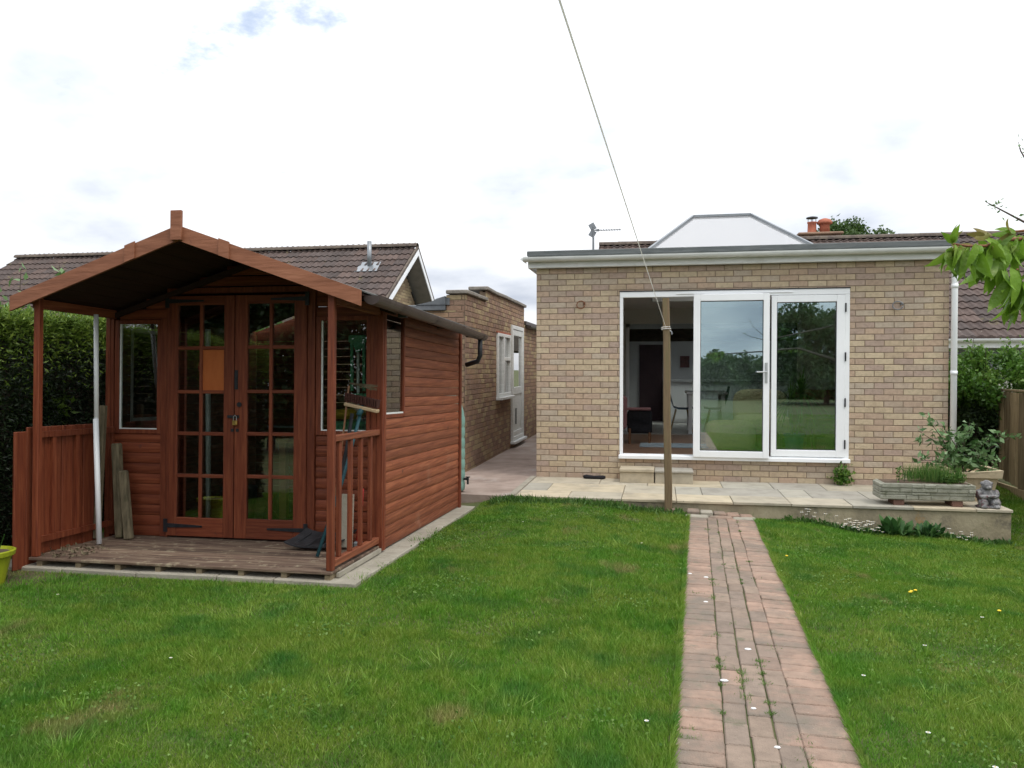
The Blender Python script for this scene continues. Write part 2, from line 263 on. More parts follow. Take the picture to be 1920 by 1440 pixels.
M['bristle'] = mat('brush_bristle', [(0.05, 0.02, 0.015), (0.11, 0.04, 0.03)], 0.9, 60, (6, 6, 1), 0.8)
M['palewood'] = mat('pale_wood', [(0.36, 0.26, 0.15), (0.45, 0.33, 0.2)], 0.75, 6, bump=0.15)
M['orange'] = mat('orange_plywood', [(0.36, 0.09, 0.02), (0.44, 0.125, 0.03)], 0.6, 4, (4, 4, 1), 0.1)
M['redplastic'] = mat('red_plastic', [(0.50, 0.02, 0.02), (0.6, 0.03, 0.03)], 0.4, 5, bump=0.02)
M['yellowplastic'] = mat('yellow_plastic', [(0.42, 0.25, 0.02), (0.5, 0.32, 0.03)], 0.5, 5, bump=0.1)
M['limeplastic'] = mat('lime_plastic', [(0.22, 0.26, 0.012), (0.32, 0.36, 0.02)], 0.5, 5, bump=0.1, spots=[((0.12, 0.10, 0.04), 9, 0.58, 0.15)])
M['mauve'] = mat('mauve_fabric', [(0.30, 0.15, 0.155), (0.38, 0.20, 0.20)], 0.95, 40, bump=0.4)
M['blackfabric'] = mat('black_fabric', [(0.012, 0.012, 0.014), (0.025, 0.024, 0.028)], 0.9, 40, bump=0.3)
M['beige'] = mat('beige_fabric', [(0.56, 0.48, 0.28), (0.66, 0.57, 0.35)], 0.95, 30, bump=0.4)
M['bluechair'] = mat('blue_plastic', [(0.015, 0.07, 0.16), (0.02, 0.09, 0.20)], 0.4, 5, bump=0.0)
M['greenchair'] = mat('dark_green_plastic', [(0.015, 0.12, 0.07), (0.02, 0.15, 0.09)], 0.4, 5, bump=0.0)
M['bluepot'] = mat('slate_blue_pot', [(0.10, 0.15, 0.20), (0.14, 0.19, 0.25)], 0.5, 5, bump=0.05)
M['rug'] = mat('striped_rug', [(0.12, 0.24, 0.32), (0.50, 0.56, 0.58), (0.16, 0.30, 0.38)], 0.95, 9, (0.15, 9, 1), 0.3)
M['floorwood'] = mat('wood_floor', [(0.30, 0.17, 0.11), (0.40, 0.24, 0.15)], 0.4, 5, (0.6, 6, 1), 0.05)
M['palefloor'] = mat('pale_floor', [(0.42, 0.40, 0.37), (0.5, 0.48, 0.45)], 0.4, 3, bump=0.05)
M['plaster'] = mat('plaster', [(0.68, 0.66, 0.62), (0.72, 0.70, 0.66)], 0.9, 2, bump=0.05)
M['ceiling'] = mat('ceiling_paint', [(0.76, 0.74, 0.70), (0.80, 0.78, 0.74)], 0.9, 2, bump=0.03)
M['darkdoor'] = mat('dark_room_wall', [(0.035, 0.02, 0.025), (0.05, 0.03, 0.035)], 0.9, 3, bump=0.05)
M['darkwall'] = mat('charcoal_wall', [(0.36, 0.36, 0.37), (0.40, 0.40, 0.41)], 0.9, 3, bump=0.05)
M['brownwood'] = mat('brown_furniture_wood', [(0.16, 0.075, 0.035), (0.23, 0.11, 0.055)], 0.5, 5, (1, 4, 6), 0.1)
M['print'] = mat('dark_art_print', [(0.02, 0.012, 0.012), (0.10, 0.04, 0.04), (0.03, 0.03, 0.04)], 0.5, 14, bump=0)
def lantern_glass():
    m = bpy.data.materials.new('sky_whitened_glass'); m.use_nodes = True
    nt = m.node_tree; N = nt.nodes; L = nt.links; N.clear()
    out = N.new('ShaderNodeOutputMaterial')
    tr = N.new('ShaderNodeBsdfTransparent'); tr.inputs[0].default_value = (0.9, 0.93, 0.95, 1)
    tl = N.new('ShaderNodeBsdfTranslucent'); tl.inputs[0].default_value = (0.97, 0.98, 1.0, 1)
    gl = N.new('ShaderNodeBsdfGlossy'); gl.inputs['Roughness'].default_value = 0.02
    a = N.new('ShaderNodeMixShader'); a.inputs[0].default_value = 0.6; L.new(tl.outputs[0], a.inputs[2])
    df = N.new('ShaderNodeBsdfDiffuse'); df.inputs[0].default_value = (0.97, 0.98, 1.0, 1)  # diffuse white stands in for bright sky mirrored and seen through the panes
    a0 = N.new('ShaderNodeMixShader'); a0.inputs[0].default_value = 0.55; L.new(tr.outputs[0], a0.inputs[1]); L.new(df.outputs[0], a0.inputs[2]); L.new(a0.outputs[0], a.inputs[1])
    fr = N.new('ShaderNodeFresnel'); fr.inputs['IOR'].default_value = 1.6
    n = N.new('ShaderNodeTexNoise'); n.inputs['Scale'].default_value = 0.8
    ma = N.new('ShaderNodeMath'); ma.operation = 'MULTIPLY_ADD'; ma.inputs[1].default_value = 1.3; ma.inputs[2].default_value = 0.1; ma.use_clamp = True
    L.new(fr.outputs[0], ma.inputs[0])
    b = N.new('ShaderNodeMixShader'); L.new(ma.outputs[0], b.inputs[0]); L.new(a.outputs[0], b.inputs[1]); L.new(gl.outputs[0], b.inputs[2])
    L.new(b.outputs[0], out.inputs[0]); return m
M['lantern'] = lantern_glass()

# ------------------------------------------------------------------ mesh helpers (all coordinates are in metres in the place)
GO = {}    # global origin of every object built
def tag(o, label=None, cat=None, group=None, kind=None):
    if label: o['label'] = label
    if cat: o['category'] = cat
    if group: o['group'] = group
    if kind: o['kind'] = kind
    return o
def thing(name, label, cat, loc=(0, 0, 0), group=None, rot=None, kind=None):
    o = bpy.data.objects.new(name, None); COL.objects.link(o); o.location = loc; o.empty_display_size = 0.1
    if rot: o.rotation_euler = rot
    GO[o.name] = Vector(loc)
    return tag(o, label, cat, group, kind)
def link(name, me, parent, origin):
    o = bpy.data.objects.new(name, me); COL.objects.link(o)
    GO[o.name] = Vector(origin)
    if parent is not None:
        o.parent = parent; o.location = Vector(origin) - GO[parent.name]
    else: o.location = origin
    return o
class MB:
    def __init__(s): s.v = []; s.f = []; s.m = []; s.rnd = None
    def add(s, vs_, fs, m=0):
        k = len(s.v); s.v += [tuple(p) for p in vs_]; s.f += [tuple(i + k for i in f) for f in fs]; s.m += [m] * len(fs); return s
    def box(s, x0, x1, y0, y1, z0, z1, m=0, b=0.0, rot=None, piv=None):
        if x0 > x1: x0, x1 = x1, x0
        if y0 > y1: y0, y1 = y1, y0
        if z0 > z1: z0, z1 = z1, z0
        if b <= 0:
            P = [(x, y, z) for z in (z0, z1) for y in (y0, y1) for x in (x0, x1)]
            F = [(0, 2, 3, 1), (4, 5, 7, 6), (0, 1, 5, 4), (2, 6, 7, 3), (0, 4, 6, 2), (1, 3, 7, 5)]
        else:
            b = min(b, (x1 - x0) * .45, (y1 - y0) * .45, (z1 - z0) * .45)
            P = []; idx = {}
            for sx in (0, 1):
                for sy in (0, 1):
                    for sz in (0, 1):
                        X = (x0, x1)[sx]; Y = (y0, y1)[sy]; Z = (z0, z1)[sz]
                        ix = b if sx == 0 else -b; iy = b if sy == 0 else -b; iz = b if sz == 0 else -b
                        for a, q in (('x', (X, Y + iy, Z + iz)), ('y', (X + ix, Y, Z + iz)), ('z', (X + ix, Y + iy, Z))):
                            idx[(sx, sy, sz, a)] = len(P); P.append(q)
            F = []
            def g(*k): return idx[k]
            for sx in (0, 1): F.append([g(sx, 0, 0, 'x'), g(sx, 0, 1, 'x'), g(sx, 1, 1, 'x'), g(sx, 1, 0, 'x')])
            for sy in (0, 1): F.append([g(0, sy, 0, 'y'), g(1, sy, 0, 'y'), g(1, sy, 1, 'y'), g(0, sy, 1, 'y')])
            for sz in (0, 1): F.append([g(0, 0, sz, 'z'), g(1, 0, sz, 'z'), g(1, 1, sz, 'z'), g(0, 1, sz, 'z')])
            for i in (0, 1):
                for j in (0, 1):
                    F.append([g(i, j, 0, 'x'), g(i, j, 1, 'x'), g(i, j, 1, 'y'), g(i, j, 0, 'y')])
                    F.append([g(i, 0, j, 'x'), g(i, 1, j, 'x'), g(i, 1, j, 'z'), g(i, 0, j, 'z')])
                    F.append([g(0, i, j, 'y'), g(1, i, j, 'y'), g(1, i, j, 'z'), g(0, i, j, 'z')])
                    for k in (0, 1): F.append([g(i, j, k, 'x'), g(i, j, k, 'y'), g(i, j, k, 'z')])
            c = Vector(((x0 + x1) / 2, (y0 + y1) / 2, (z0 + z1) / 2)); G = []
            for f in F:
                p = [Vector(P[i]) for i in f]; n = (p[1] - p[0]).cross(p[2] - p[0]); fc = sum(p, Vector()) / len(p)
                G.append(tuple(f) if n.dot(fc - c) > 0 else tuple(reversed(f)))
            F = G
        if rot is not None:
            pv = Vector(piv) if piv is not None else Vector(((x0 + x1) / 2, (y0 + y1) / 2, (z0 + z1) / 2))
            Rm = rot if isinstance(rot, Matrix) else Euler(rot).to_matrix()
            P = [tuple(Rm @ (Vector(p) - pv) + pv) for p in P]
        return s.add(P, F, m)
    def beam(s, p0, p1, w, h, m=0, up=(0, 0, 1)):
        p0 = Vector(p0); p1 = Vector(p1); d = (p1 - p0).normalized(); u = Vector(up)
        if abs(d.dot(u)) > 0.98: u = Vector((0, 1, 0))
        r = d.cross(u).normalized(); u = r.cross(d).normalized()
        P = [q + r * a * w / 2 + u * b * h / 2 for q in (p0, p1) for a, b in ((-1, -1), (1, -1), (1, 1), (-1, 1))]
        return s.add(P, [(0, 1, 2, 3), (4, 7, 6, 5), (0, 4, 5, 1), (1, 5, 6, 2), (2, 6, 7, 3), (3, 7, 4, 0)], m)
    def tube(s, pts, rad, n=8, m=0, cap=True):
        pts = [Vector(p) for p in pts]
        if not isinstance(rad, (list, tuple)): rad = [rad] * len(pts)
        k = len(s.v); u = None; P = []; F = []
        for i, p in enumerate(pts):
            d = (pts[min(i + 1, len(pts) - 1)] - pts[max(i - 1, 0)]).normalized()
            if u is None:
                u = Vector((0, 0, 1)) if abs(d.z) < 0.9 else Vector((0, 1, 0))
            r = d.cross(u).normalized(); u = r.cross(d).normalized()
            for j in range(n):
                a = 2 * math.pi * j / n; P.append(p + (r * math.cos(a) + u * math.sin(a)) * rad[i])
        for i in range(len(pts) - 1):
            for j in range(n):
                a = i * n + j; b = i * n + (j + 1) % n; F.append((a, b, b + n, a + n))
        if cap: F.append(tuple(range(n))[::-1]); F.append(tuple((len(pts) - 1) * n + j for j in range(n)))
        return s.add(P, F, m)
    def lathe(s, c, prof, n=16, m=0, sx=1, sy=1):
        P = []; F = []
        for (r, z) in prof:
            for j in range(n):
                a = 2 * math.pi * j / n; P.append((c[0] + r * sx * math.cos(a), c[1] + r * sy * math.sin(a), c[2] + z))
        for i in range(len(prof) - 1):
            for j in range(n):
                a = i * n + j; b = i * n + (j + 1) % n; F.append((a, b, b + n, a + n))
        F.append(tuple(range(n))[::-1]); F.append(tuple((len(prof) - 1) * n + j for j in range(n)))
        return s.add(P, F, m)
    def ell(s, c, r, n=12, k=8, m=0):
        prof = [(math.sin(math.pi * i / k), -math.cos(math.pi * i / k)) for i in range(k + 1)]
        P = []; F = []
        for (q, z) in prof:
            for j in range(n):
                a = 2 * math.pi * j / n; P.append((c[0] + r[0] * q * math.cos(a), c[1] + r[1] * q * math.sin(a), c[2] + r[2] * z))
        for i in range(k):
            for j in range(n):
                a = i * n + j; b = i * n + (j + 1) % n; F.append((a, b, b + n, a + n))
        return s.add(P, F, m)
    def sup(s, c, r, p=.5, n=24, k=14, m=0):
        sg = lambda v, e: math.copysign(abs(v) ** e, v); P = []; F = []
        for i in range(k + 1):
            a = -math.pi / 2 + math.pi * i / k
            for j in range(n):
                b = 2 * math.pi * j / n; P.append((c[0] + r[0] * sg(math.cos(a), p) * sg(math.cos(b), p), c[1] + r[1] * sg(math.cos(a), p) * sg(math.sin(b), p), c[2] + r[2] * sg(math.sin(a), p)))
        for i in range(k):
            for j in range(n):
                a = i * n + j; b = i * n + (j + 1) % n; F.append((a, b, b + n, a + n))
        return s.add(P, F, m)
    def prism(s, poly, axis, t0, t1, m=0):
        """poly: list of 2-D points in the other two axes (in order x,y,z without axis), closed"""
        def p3(p, t):
            q = list(p); q.insert(axis, t); return tuple(q)
        n = len(poly); P = [p3(p, t0) for p in poly] + [p3(p, t1) for p in poly]
        F = [tuple(range(n)), tuple(reversed(range(n, 2 * n)))] + [(i, i + n, (i + 1) % n + n, (i + 1) % n) for i in range(n)]
        return s.add(P, F, m)
    def build(s, name, mats, parent=None, smooth=False, fix=False):
        if not isinstance(mats, (list, tuple)): mats = [mats]
        A = np.array(s.v, dtype=np.float64)
        lo = A.min(0); hi = A.max(0); o = (lo + hi) / 2
        if parent is None: o[2] = lo[2]
        me = bpy.data.meshes.new(name)
        me.from_pydata([tuple(p) for p in (A - o)], [], s.f)
        for m in mats: me.materials.append(m)
        if len(mats) > 1: me.polygons.foreach_set('material_index', s.m)
        if fix:
            import bmesh
            bm = bmesh.new(); bm.from_mesh(me); bmesh.ops.recalc_face_normals(bm, faces=bm.faces); bm.to_mesh(me); bm.free()
        if smooth: me.polygons.foreach_set('use_smooth', [True] * len(me.polygons))
        me.update()
        return link(name, me, parent, tuple(o))
def struct(name, mb, m, parent=None, **k):
    o = mb.build(name, m, parent, **k)
    if parent is None: o['kind'] = 'structure'
    return o
def npmesh(name, V, F, m, parent=None, rnd=None, smooth=False):
    """fast mesh from arrays; F is (n,3) or (n,4)"""
    V = np.asarray(V, dtype=np.float32); F = np.asarray(F, dtype=np.int32)
    o = (V.min(0) + V.max(0)) / 2
    if parent is None: o[2] = V[:, 2].min()
    me = bpy.data.meshes.new(name); k = F.shape[1]
    me.vertices.add(len(V)); me.vertices.foreach_set('co', (V - o).ravel())
    me.loops.add(F.size); me.loops.foreach_set('vertex_index', F.ravel())
    me.polygons.add(len(F)); me.polygons.foreach_set('loop_start', np.arange(0, F.size, k, dtype=np.int32))
    try: me.polygons.foreach_set('loop_total', np.full(len(F), k, dtype=np.int32))
    except Exception: pass
    if smooth: me.polygons.foreach_set('use_smooth', np.ones(len(F), dtype=bool))
    me.materials.append(m); me.update(calc_edges=True)
    if rnd is not None:
        a = me.attributes.new('rnd', 'FLOAT', 'POINT'); a.data.foreach_set('value', np.asarray(rnd, dtype=np.float32))
    return link(name, me, parent, tuple(float(q) for q in o))
def leaves(P, size, rng, aspect=0.5, droop=0.0, nrm=None, spread=1.0, r0=0.0, r1=1.0, sv=0.35, rndv=None):
    """arrays for rhombic folded leaves at points P (n,3): returns V, F, rnd"""
    n = len(P)
    d = rng.normal(size=(n, 3)) * spread
    if nrm is not None: d += nrm
    d[:, 2] -= droop
    d /= np.linalg.norm(d, axis=1)[:, None] + 1e-9
    q = rng.normal(size=(n, 3)); w = np.cross(d, q); w /= np.linalg.norm(w, axis=1)[:, None] + 1e-9
    h = np.cross(d, w)
    L = size * (1 - sv + 2 * sv * rng.rand(n)); L = L[:, None]; W = L * aspect
    V = np.empty((n, 4, 3))
    V[:, 0] = P; V[:, 1] = P + d * L * 0.45 + w * W * 0.5 + h * L * 0.06
    V[:, 2] = P + d * L - h * L * 0.12; V[:, 3] = P + d * L * 0.45 - w * W * 0.5 + h * L * 0.06
    F = np.arange(4 * n).reshape(n, 4)
    r = rng.rand(n) if rndv is None else rndv
    rnd = np.repeat(r0 + (r1 - r0) * r, 4)
    return V.reshape(-1, 3), F, rnd
def leafobj(name, P, size, m, parent=None, rng=rs, **k):
    V, F, r = leaves(np.asarray(P, dtype=float), size, rng, **k)
    return npmesh(name, V, F, m, parent, r)
def vnoise(x, y, s=1.0, seed=0):
    r = np.random.RandomState(seed); t = np.zeros_like(x)
    for i in range(6):
        a = r.rand() * 6.28; f = s * (0.6 + 0.5 * i); t += np.sin((x * math.cos(a) + y * math.sin(a)) * f + r.rand() * 6.28)
    return t / 6.0

# ------------------------------------------------------------------ terrain
CP = np.array([(0, 0, .14), (0, 2, .14), (-2, 2, .14), (-5, 3, .13), (3, 3, .11), (6, 3, .08), (-2.0, 5.0, .125), (-4.8, 5.3, .12), (.3, 5, .11), (1.5, 5, .085), (3, 6, .01), (5, 8, -.15), (-.9, 6.8, .11),
               (-1.6, 8.9, .125), (-.9, 8.9, .105), (.18, 8.9, .026), (1.08, 8.9, -.019), (2.36, 8.9, -.114), (3.55, 8.9, -.188), (4.6, 10.5, -.1), (4.6, 12.5, -.02), (-2.1, 8.6, .03), (-6.5, 9, .05), (-6, 6, .1),
               (.6, 7, .055), (.5, 3.5, .13), (.75, 8.5, .022), (1.6, 7.5, -.02), (2.6, 7.6, -.07), (3.8, 7.6, -.14), (-8, 0, .14), (8, 0, .05), (9, 9, -.12), (0, -10, .2), (-10, -10, .2), (10, -10, .15), (0, 14, .0), (-10, 16, .0), (10, 16, -.1), (-1.6, 5.0, .125), (-1.5, 7, .085)])
def gz(x, y):
    x = np.asarray(x, dtype=float); y = np.asarray(y, dtype=float)
    sh = x.shape; x = x.ravel(); y = y.ravel(); out = np.empty(len(x))
    for i in range(0, len(x), 200000):
        X = x[i:i + 200000, None]; Y = y[i:i + 200000, None]
        d2 = (X - CP[None, :, 0]) ** 2 + (Y - CP[None, :, 1]) ** 2
        w = 1.0 / (d2 + 0.15) ** 2.0
        out[i:i + 200000] = (w * CP[None, :, 2]).sum(1) / w.sum(1)
    return out.reshape(sh)
def gz1(x, y): return float(gz(np.array([x]), np.array([y]))[0])
def ground():
    # one sheet out to the horizon: fine near, coarse far
    a = np.concatenate([[-600, -300, -120, -60, -30, -20, -14], np.linspace(-11, 11, 111), [14, 20, 30, 60, 120, 300, 600]])
    b = np.concatenate([[-600, -300, -120, -60, -40, -25, -16], np.linspace(-12, 18, 151), [22, 30, 40, 60, 120, 300, 600]])
    X, Y = np.meshgrid(a, b); Z = gz(np.clip(X, -12, 12), np.clip(Y, -12, 18))
    inside = (X > -2.75) & (X < 3.6) & (Y > 9.0)
    Z = np.where(inside, Z - 0.10, Z)
    V = np.stack([X, Y, Z], -1).reshape(-1, 3); n = len(a)
    i, j = np.meshgrid(np.arange(len(b) - 1), np.arange(n - 1), indexing='ij')
    k = (i * n + j).ravel(); F = np.stack([k, k + 1, k + n + 1, k + n], -1)
    o = npmesh('lawn', V, F, M['soil'], smooth=True); o['kind'] = 'structure'
ground()
def path_left(y): return 0.046 + 0.0433 * (y - 3.0)
PW = 0.70
def grass():
    rng = np.random.RandomState(3)
    V_all = []; r_all = []; 
    def region(n, x0, x1, y0, y1, w, h):
        x = rng.uniform(x0, x1, n); y = rng.uniform(y0, y1, n)
        ok = np.ones(n, bool)
        pl = path_left(y); e = 0.012 * np.sin(y * 9) + 0.01 * np.sin(y * 23)
        ok &= ~((x > pl - 0.004 + e * .6) & (x < pl + PW + 0.004 + e * .6) & (y < 8.75))
        ok &= ~((x > -2.03) & (x < 3.55) & (y > 8.90))
        ok &= ~((x > -2.8) & (x < -1.5) & (y > 8.9))
        ok &= ~((x > -5.0) & (x < -2.0 + e) & (y > 5.07) & (y < 8.9))
        ok &= ~((x < -2.9) & (y > 9.2)); ok &= ~((x < -2.15) & (y > 8.75))
        ok &= ~((x > 4.62) & (y > 7))
        ok &= ~(x < -5.35)
        # bare earth by the shed's near left corner and at the foot of the line post
        d = np.exp(-(((x + 4.75) / 0.55) ** 2 + ((y - 4.85) / 0.28) ** 2)); ok &= rng.rand(n) > d * 1.1
        d = np.exp(-(((x + 0.25) / 0.16) ** 2 + ((y - 8.25) / 0.09) ** 2)); ok &= rng.rand(n) > d
        d = np.clip((5.12 - y) / 0.1, 0, 1); sh = (x > -4.9) & (x < -2.0) & (y > 5.0); ok &= ~(sh & (rng.rand(n) > d))
        x = x[ok]; y = y[ok]; n = len(x)
        z = gz(x, y)
        hn = 0.72 + 0.40 * vnoise(x, y, 2.2, 1) + 0.25 * vnoise(x, y, 7, 2)
        hh = h * np.clip(hn, 0.35, 1.6) * rng.uniform(0.5, 1.3, n)
        a = rng.uniform(0, 6.28, n); lean = rng.normal(0, 0.5, (n, 2)) * hh[:, None]
        # blades comb over in patches
        lean[:, 0] += 0.35 * hh * vnoise(x, y, 1.3, 5); lean[:, 1] += 0.35 * hh * vnoise(x, y, 1.7, 6)
        ww = w * rng.uniform(0.6, 1.5, n)
        V = np.empty((n, 3, 3))
        V[:, 0, 0] = x - np.cos(a) * ww / 2; V[:, 0, 1] = y - np.sin(a) * ww / 2; V[:, 0, 2] = z - 0.004
        V[:, 1, 0] = x + np.cos(a) * ww / 2; V[:, 1, 1] = y + np.sin(a) * ww / 2; V[:, 1, 2] = z - 0.004
        V[:, 2, 0] = x + lean[:, 0]; V[:, 2, 1] = y + lean[:, 1]; V[:, 2, 2] = z + hh
        V_all.append(V.reshape(-1, 3)); r_all.append(np.repeat(np.clip(rng.beta(2, 2.4, n), 0, 1), 3))
    region(330000, -2.9, 1.9, 2.4, 4.3, 0.0045, 0.036)
    region(420000, -4.6, 3.6, 4.2, 6.6, 0.0055, 0.036)
    region(420000, -5.4, 6.0, 6.4, 9.0, 0.0070, 0.038)
    region(130000, -5.35, -2.9, 2.0, 4.3, 0.0055, 0.036); region(60000, -5.35, -4.5, 4.1, 6.2, .006, .036); region(60000, 1.8, 3.8, 2.4, 4.3, .0055, .036); region(50000, 3.5, 4.7, 2.2, 7.0, .007, .036)
    region(80000, 3.5, 6.0, 8.9, 13.5, 0.009, 0.042)
    region(60000, -8, 8, -6, 2.4, 0.012, 0.04)
    # growth leaning over the path edges, and longer coarse tufts
    n = 26000; y = rng.uniform(2.4, 8.7, n); side = rng.randint(0, 2, n); pl = path_left(y)
    inn = np.abs(rng.normal(0, .022, n)) * (1 + .8 * vnoise(y, side * 9.0, 4, 8)); x = np.where(side == 0, pl - .012 + inn * .3, pl + PW + .012 - inn * .3)
    z = gz(x, y); hh = rng.uniform(.02, .055, n); a = rng.uniform(0, 6.28, n); w = .005
    V = np.empty((n, 3, 3)); V[:, 0] = np.stack([x - np.cos(a) * w / 2, y - np.sin(a) * w / 2, z], -1); V[:, 1] = np.stack([x + np.cos(a) * w / 2, y + np.sin(a) * w / 2, z], -1)
    V[:, 2] = np.stack([x + np.where(side == 0, 1, -1) * hh * rng.uniform(.0, .9, n), y + rng.normal(0, .5, n) * hh, z + hh * .9], -1)
    V_all.append(V.reshape(-1, 3)); r_all.append(np.repeat(rng.beta(2, 2, n), 3))
    for k in range(260):
        cx, cy = rng.uniform(-4.8, 3.8), rng.uniform(2.5, 8.6)
        if -2.1 > cx and cy > 4.9: continue
        if path_left(cy) - .08 < cx < path_left(cy) + PW + .08: continue
        m = rng.randint(12, 60); sp = rng.uniform(.015, .06); x = rng.normal(cx, sp, m); y = rng.normal(cy, sp, m); z = gz(x, y); hh = rng.uniform(.035, .075, m); a = rng.uniform(0, 6.28, m); w = .006
        V = np.empty((m, 3, 3)); V[:, 0] = np.stack([x - np.cos(a) * w / 2, y - np.sin(a) * w / 2, z], -1); V[:, 1] = np.stack([x + np.cos(a) * w / 2, y + np.sin(a) * w / 2, z], -1)
        V[:, 2] = np.stack([x + (x - cx) * .8 + rng.normal(0, .4, m) * hh, y + (y - cy) * .8 + rng.normal(0, .4, m) * hh, z + hh], -1)
        V_all.append(V.reshape(-1, 3)); r_all.append(np.repeat(np.clip(rng.uniform(.1, .8) + rng.normal(0, .12, m), 0, 1), 3))
    V = np.concatenate(V_all); r = np.concatenate(r_all)
    o = npmesh('grass', V, np.arange(len(V)).reshape(-1, 3), M['grass'], rnd=r)
    tag(o, 'mown green and yellowing lawn grass on both sides of the brick path', 'grass', kind='stuff')
grass()
def clover():
    rng = np.random.RandomState(17); P = []
    for k in range(120):
        cx, cy = rng.uniform(-4.6, 3.6), rng.uniform(2.5, 8.4)
        if -2.1 > cx and cy > 4.9: continue
        if path_left(cy) - .2 < cx < path_left(cy) + PW + .2: continue
        m = rng.randint(60, 300); sp = rng.uniform(.08, .26); x = rng.normal(cx, sp, m); y = rng.normal(cy, sp * .7, m)
        ok = ~((x > path_left(y) - .01) & (x < path_left(y) + PW + .01)) & ~((x < -2.05) & (y > 5.05)); x = x[ok]; y = y[ok]
        P.append(np.stack([x, y, gz(x, y) + .016 + .012 * rng.rand(len(x))], -1))
    o = leafobj('clover', np.concatenate(P), .015, M['clover'], None, rng, aspect=.8, nrm=np.array([[0, 0, .2]]), spread=.9, r0=0, r1=1)
    tag(o, 'small patches of clover leaves growing among the lawn grass', 'clover', kind='stuff')
clover()

# ------------------------------------------------------------------ garden path of block pavers
def garden_path():
    base = MB()
    ys = np.linspace(1.6, 8.78, 30)
    P = []; 
    for y in ys:
        x = path_left(y); P += [(x - 0.015, y, gz1(x, y) - 0.002), (x + PW + 0.015, y, gz1(x + PW, y) - 0.002)]
    base.add(P, [(2 * i, 2 * i + 1, 2 * i + 3, 2 * i + 2) for i in range(len(ys) - 1)])
    root = struct('garden_path', base, M['joint'])
    cache = {}
    def pav(x, y, lx, ly, ms, rot=0):
        k = (round(lx, 3), round(ly, 3), ms.name)
        if k not in cache:
            mb = MB().box(-lx / 2, lx / 2, -ly / 2, ly / 2, -0.045, 0.0, b=0.005)
            me = bpy.data.meshes.new('paver'); me.from_pydata(mb.v, [], mb.f); me.materials.append(ms); cache[k] = me
        z = (gz1(x, y) + 0.011 + random.uniform(-0.003, 0.003))
        o = link('paver', cache[k], root, (x, y, z))
        sl = (gz1(x, y + .2) - gz1(x, y - .2)) / .4; sx = (gz1(x + .1, y) - gz1(x - .1, y)) / .2
        o.rotation_euler = (sl + random.gauss(0, .006), -sx + random.gauss(0, .006), -0.0433 + rot + random.gauss(0, .008))
    y = 2.25; i = 0
    while y < 8.72:
        x = path_left(y)
        pav(x + 0.1 + random.uniform(-.003, .003), y, 0.197, 0.0975, random.choice(PAV))
        pav(x + PW - 0.1 + random.uniform(-.004, .004), y + 0.02, 0.197, 0.0975, random.choice(PAV))
        y += 0.1015
    offs = [0.03, 0.12, 0.07]
    for c in range(3):
        y = 2.25 + offs[c]
        while y < 8.68:
            x = path_left(y) + 0.2 + 0.05 + c * 0.1 + random.uniform(-.003, .003)
            r = random.random()
            ms = random.choice(PAVG if (r < 0.9 if c < 2 else r < 0.5) else PAV)
            pav(x, y, 0.095 if c != 1 else 0.093, 0.199, ms)
            y += 0.2035
    # moss and little weeds in the joints
    rng = np.random.RandomState(5); P = []
    for k in range(46):
        y = rng.uniform(2.6, 8.5) ** 1.0; c = rng.choice([0.2, 0.3, 0.4, 0.5, rng.uniform(0, .7)])
        if k < 22: y = rng.uniform(2.7, 4.6)
        x = path_left(y) + c; m = rng.randint(10, 70); s = rng.uniform(.006, .020)
        q = rng.normal(size=(m, 3)) * (s * (1.0 if c in (.2, .3, .4, .5) else 1.8), s * (1.6 if rng.rand() < .6 else .6), 0); q += (x, y, gz1(x, y) + 0.008); P.append(q)
    o = leafobj('joint_weeds', np.concatenate(P), 0.019, M['herb'], None, rng, aspect=0.16, droop=-1.0, r0=0.3, r1=1.0)
    tag(o, 'tufts of grass and moss sprouting from the joints of the brick path', 'weeds', kind='stuff')
    # pale pebbles and droppings lying on the path
    return root
garden_path()
for i, (x, y, s) in enumerate([(0.46, 4.35, .02), (0.30, 3.85, .022), (0.40, 3.55, .013), (0.29, 5.2, .016), (0.33, 5.9, .018), (0.22, 6.0, .016), (0.45, 3.2, .014)]):
    mb = MB().ell((x, y, gz1(x, y) + 0.014), (s, s * 0.6, 0.005), 8, 4)
    tag(mb.build('pebble', M['petal'], smooth=True), ['flat white speck on the right middle column of the path, fifth from the front', 'larger white speck on the left middle column of the path', 'small white speck near the centre of the path close to the camera', 'white speck on the left middle column below the pair of far specks', 'right one of the two farthest white specks on the path', 'left one of the two farthest white specks on the path', 'white speck nearest the camera on the brick path'][i], 'pebble', 'white specks on the brick path')

# row of pavers on edge where the path meets the patio
def path_step():
    t = thing('brick_step', 'row of worn pale bricks where the path meets the patio', 'step', (0.64, 8.80, 0.03))
    x = 0.29
    for i in range(5):
        w = 0.138; z = gz1(x + .07, 8.8)
        mb = MB().box(x, x + w - .008, 8.74, 8.90, z - .03, z + .058 - 0.004 * i, b=.01, rot=(random.gauss(0, .02), random.gauss(0, .03), random.gauss(0, .02)))
        mb.build('brick', [PAV[1], M['kerb'], PAV[3], PAV[1], PAV[0]][i], t); x += w
    x = 0.27
    for i in range(3):
        z = gz1(x, 8.68)
        mb = MB().box(x, x + .235, 8.635, 8.735, z - .03, z + .022, b=.01, rot=(0.05, random.gauss(0, .02), random.gauss(0, .03)))
        mb.build('brick', [M['kerb'], PAV[3], M['kerb']][i], t); x += .245
path_step()

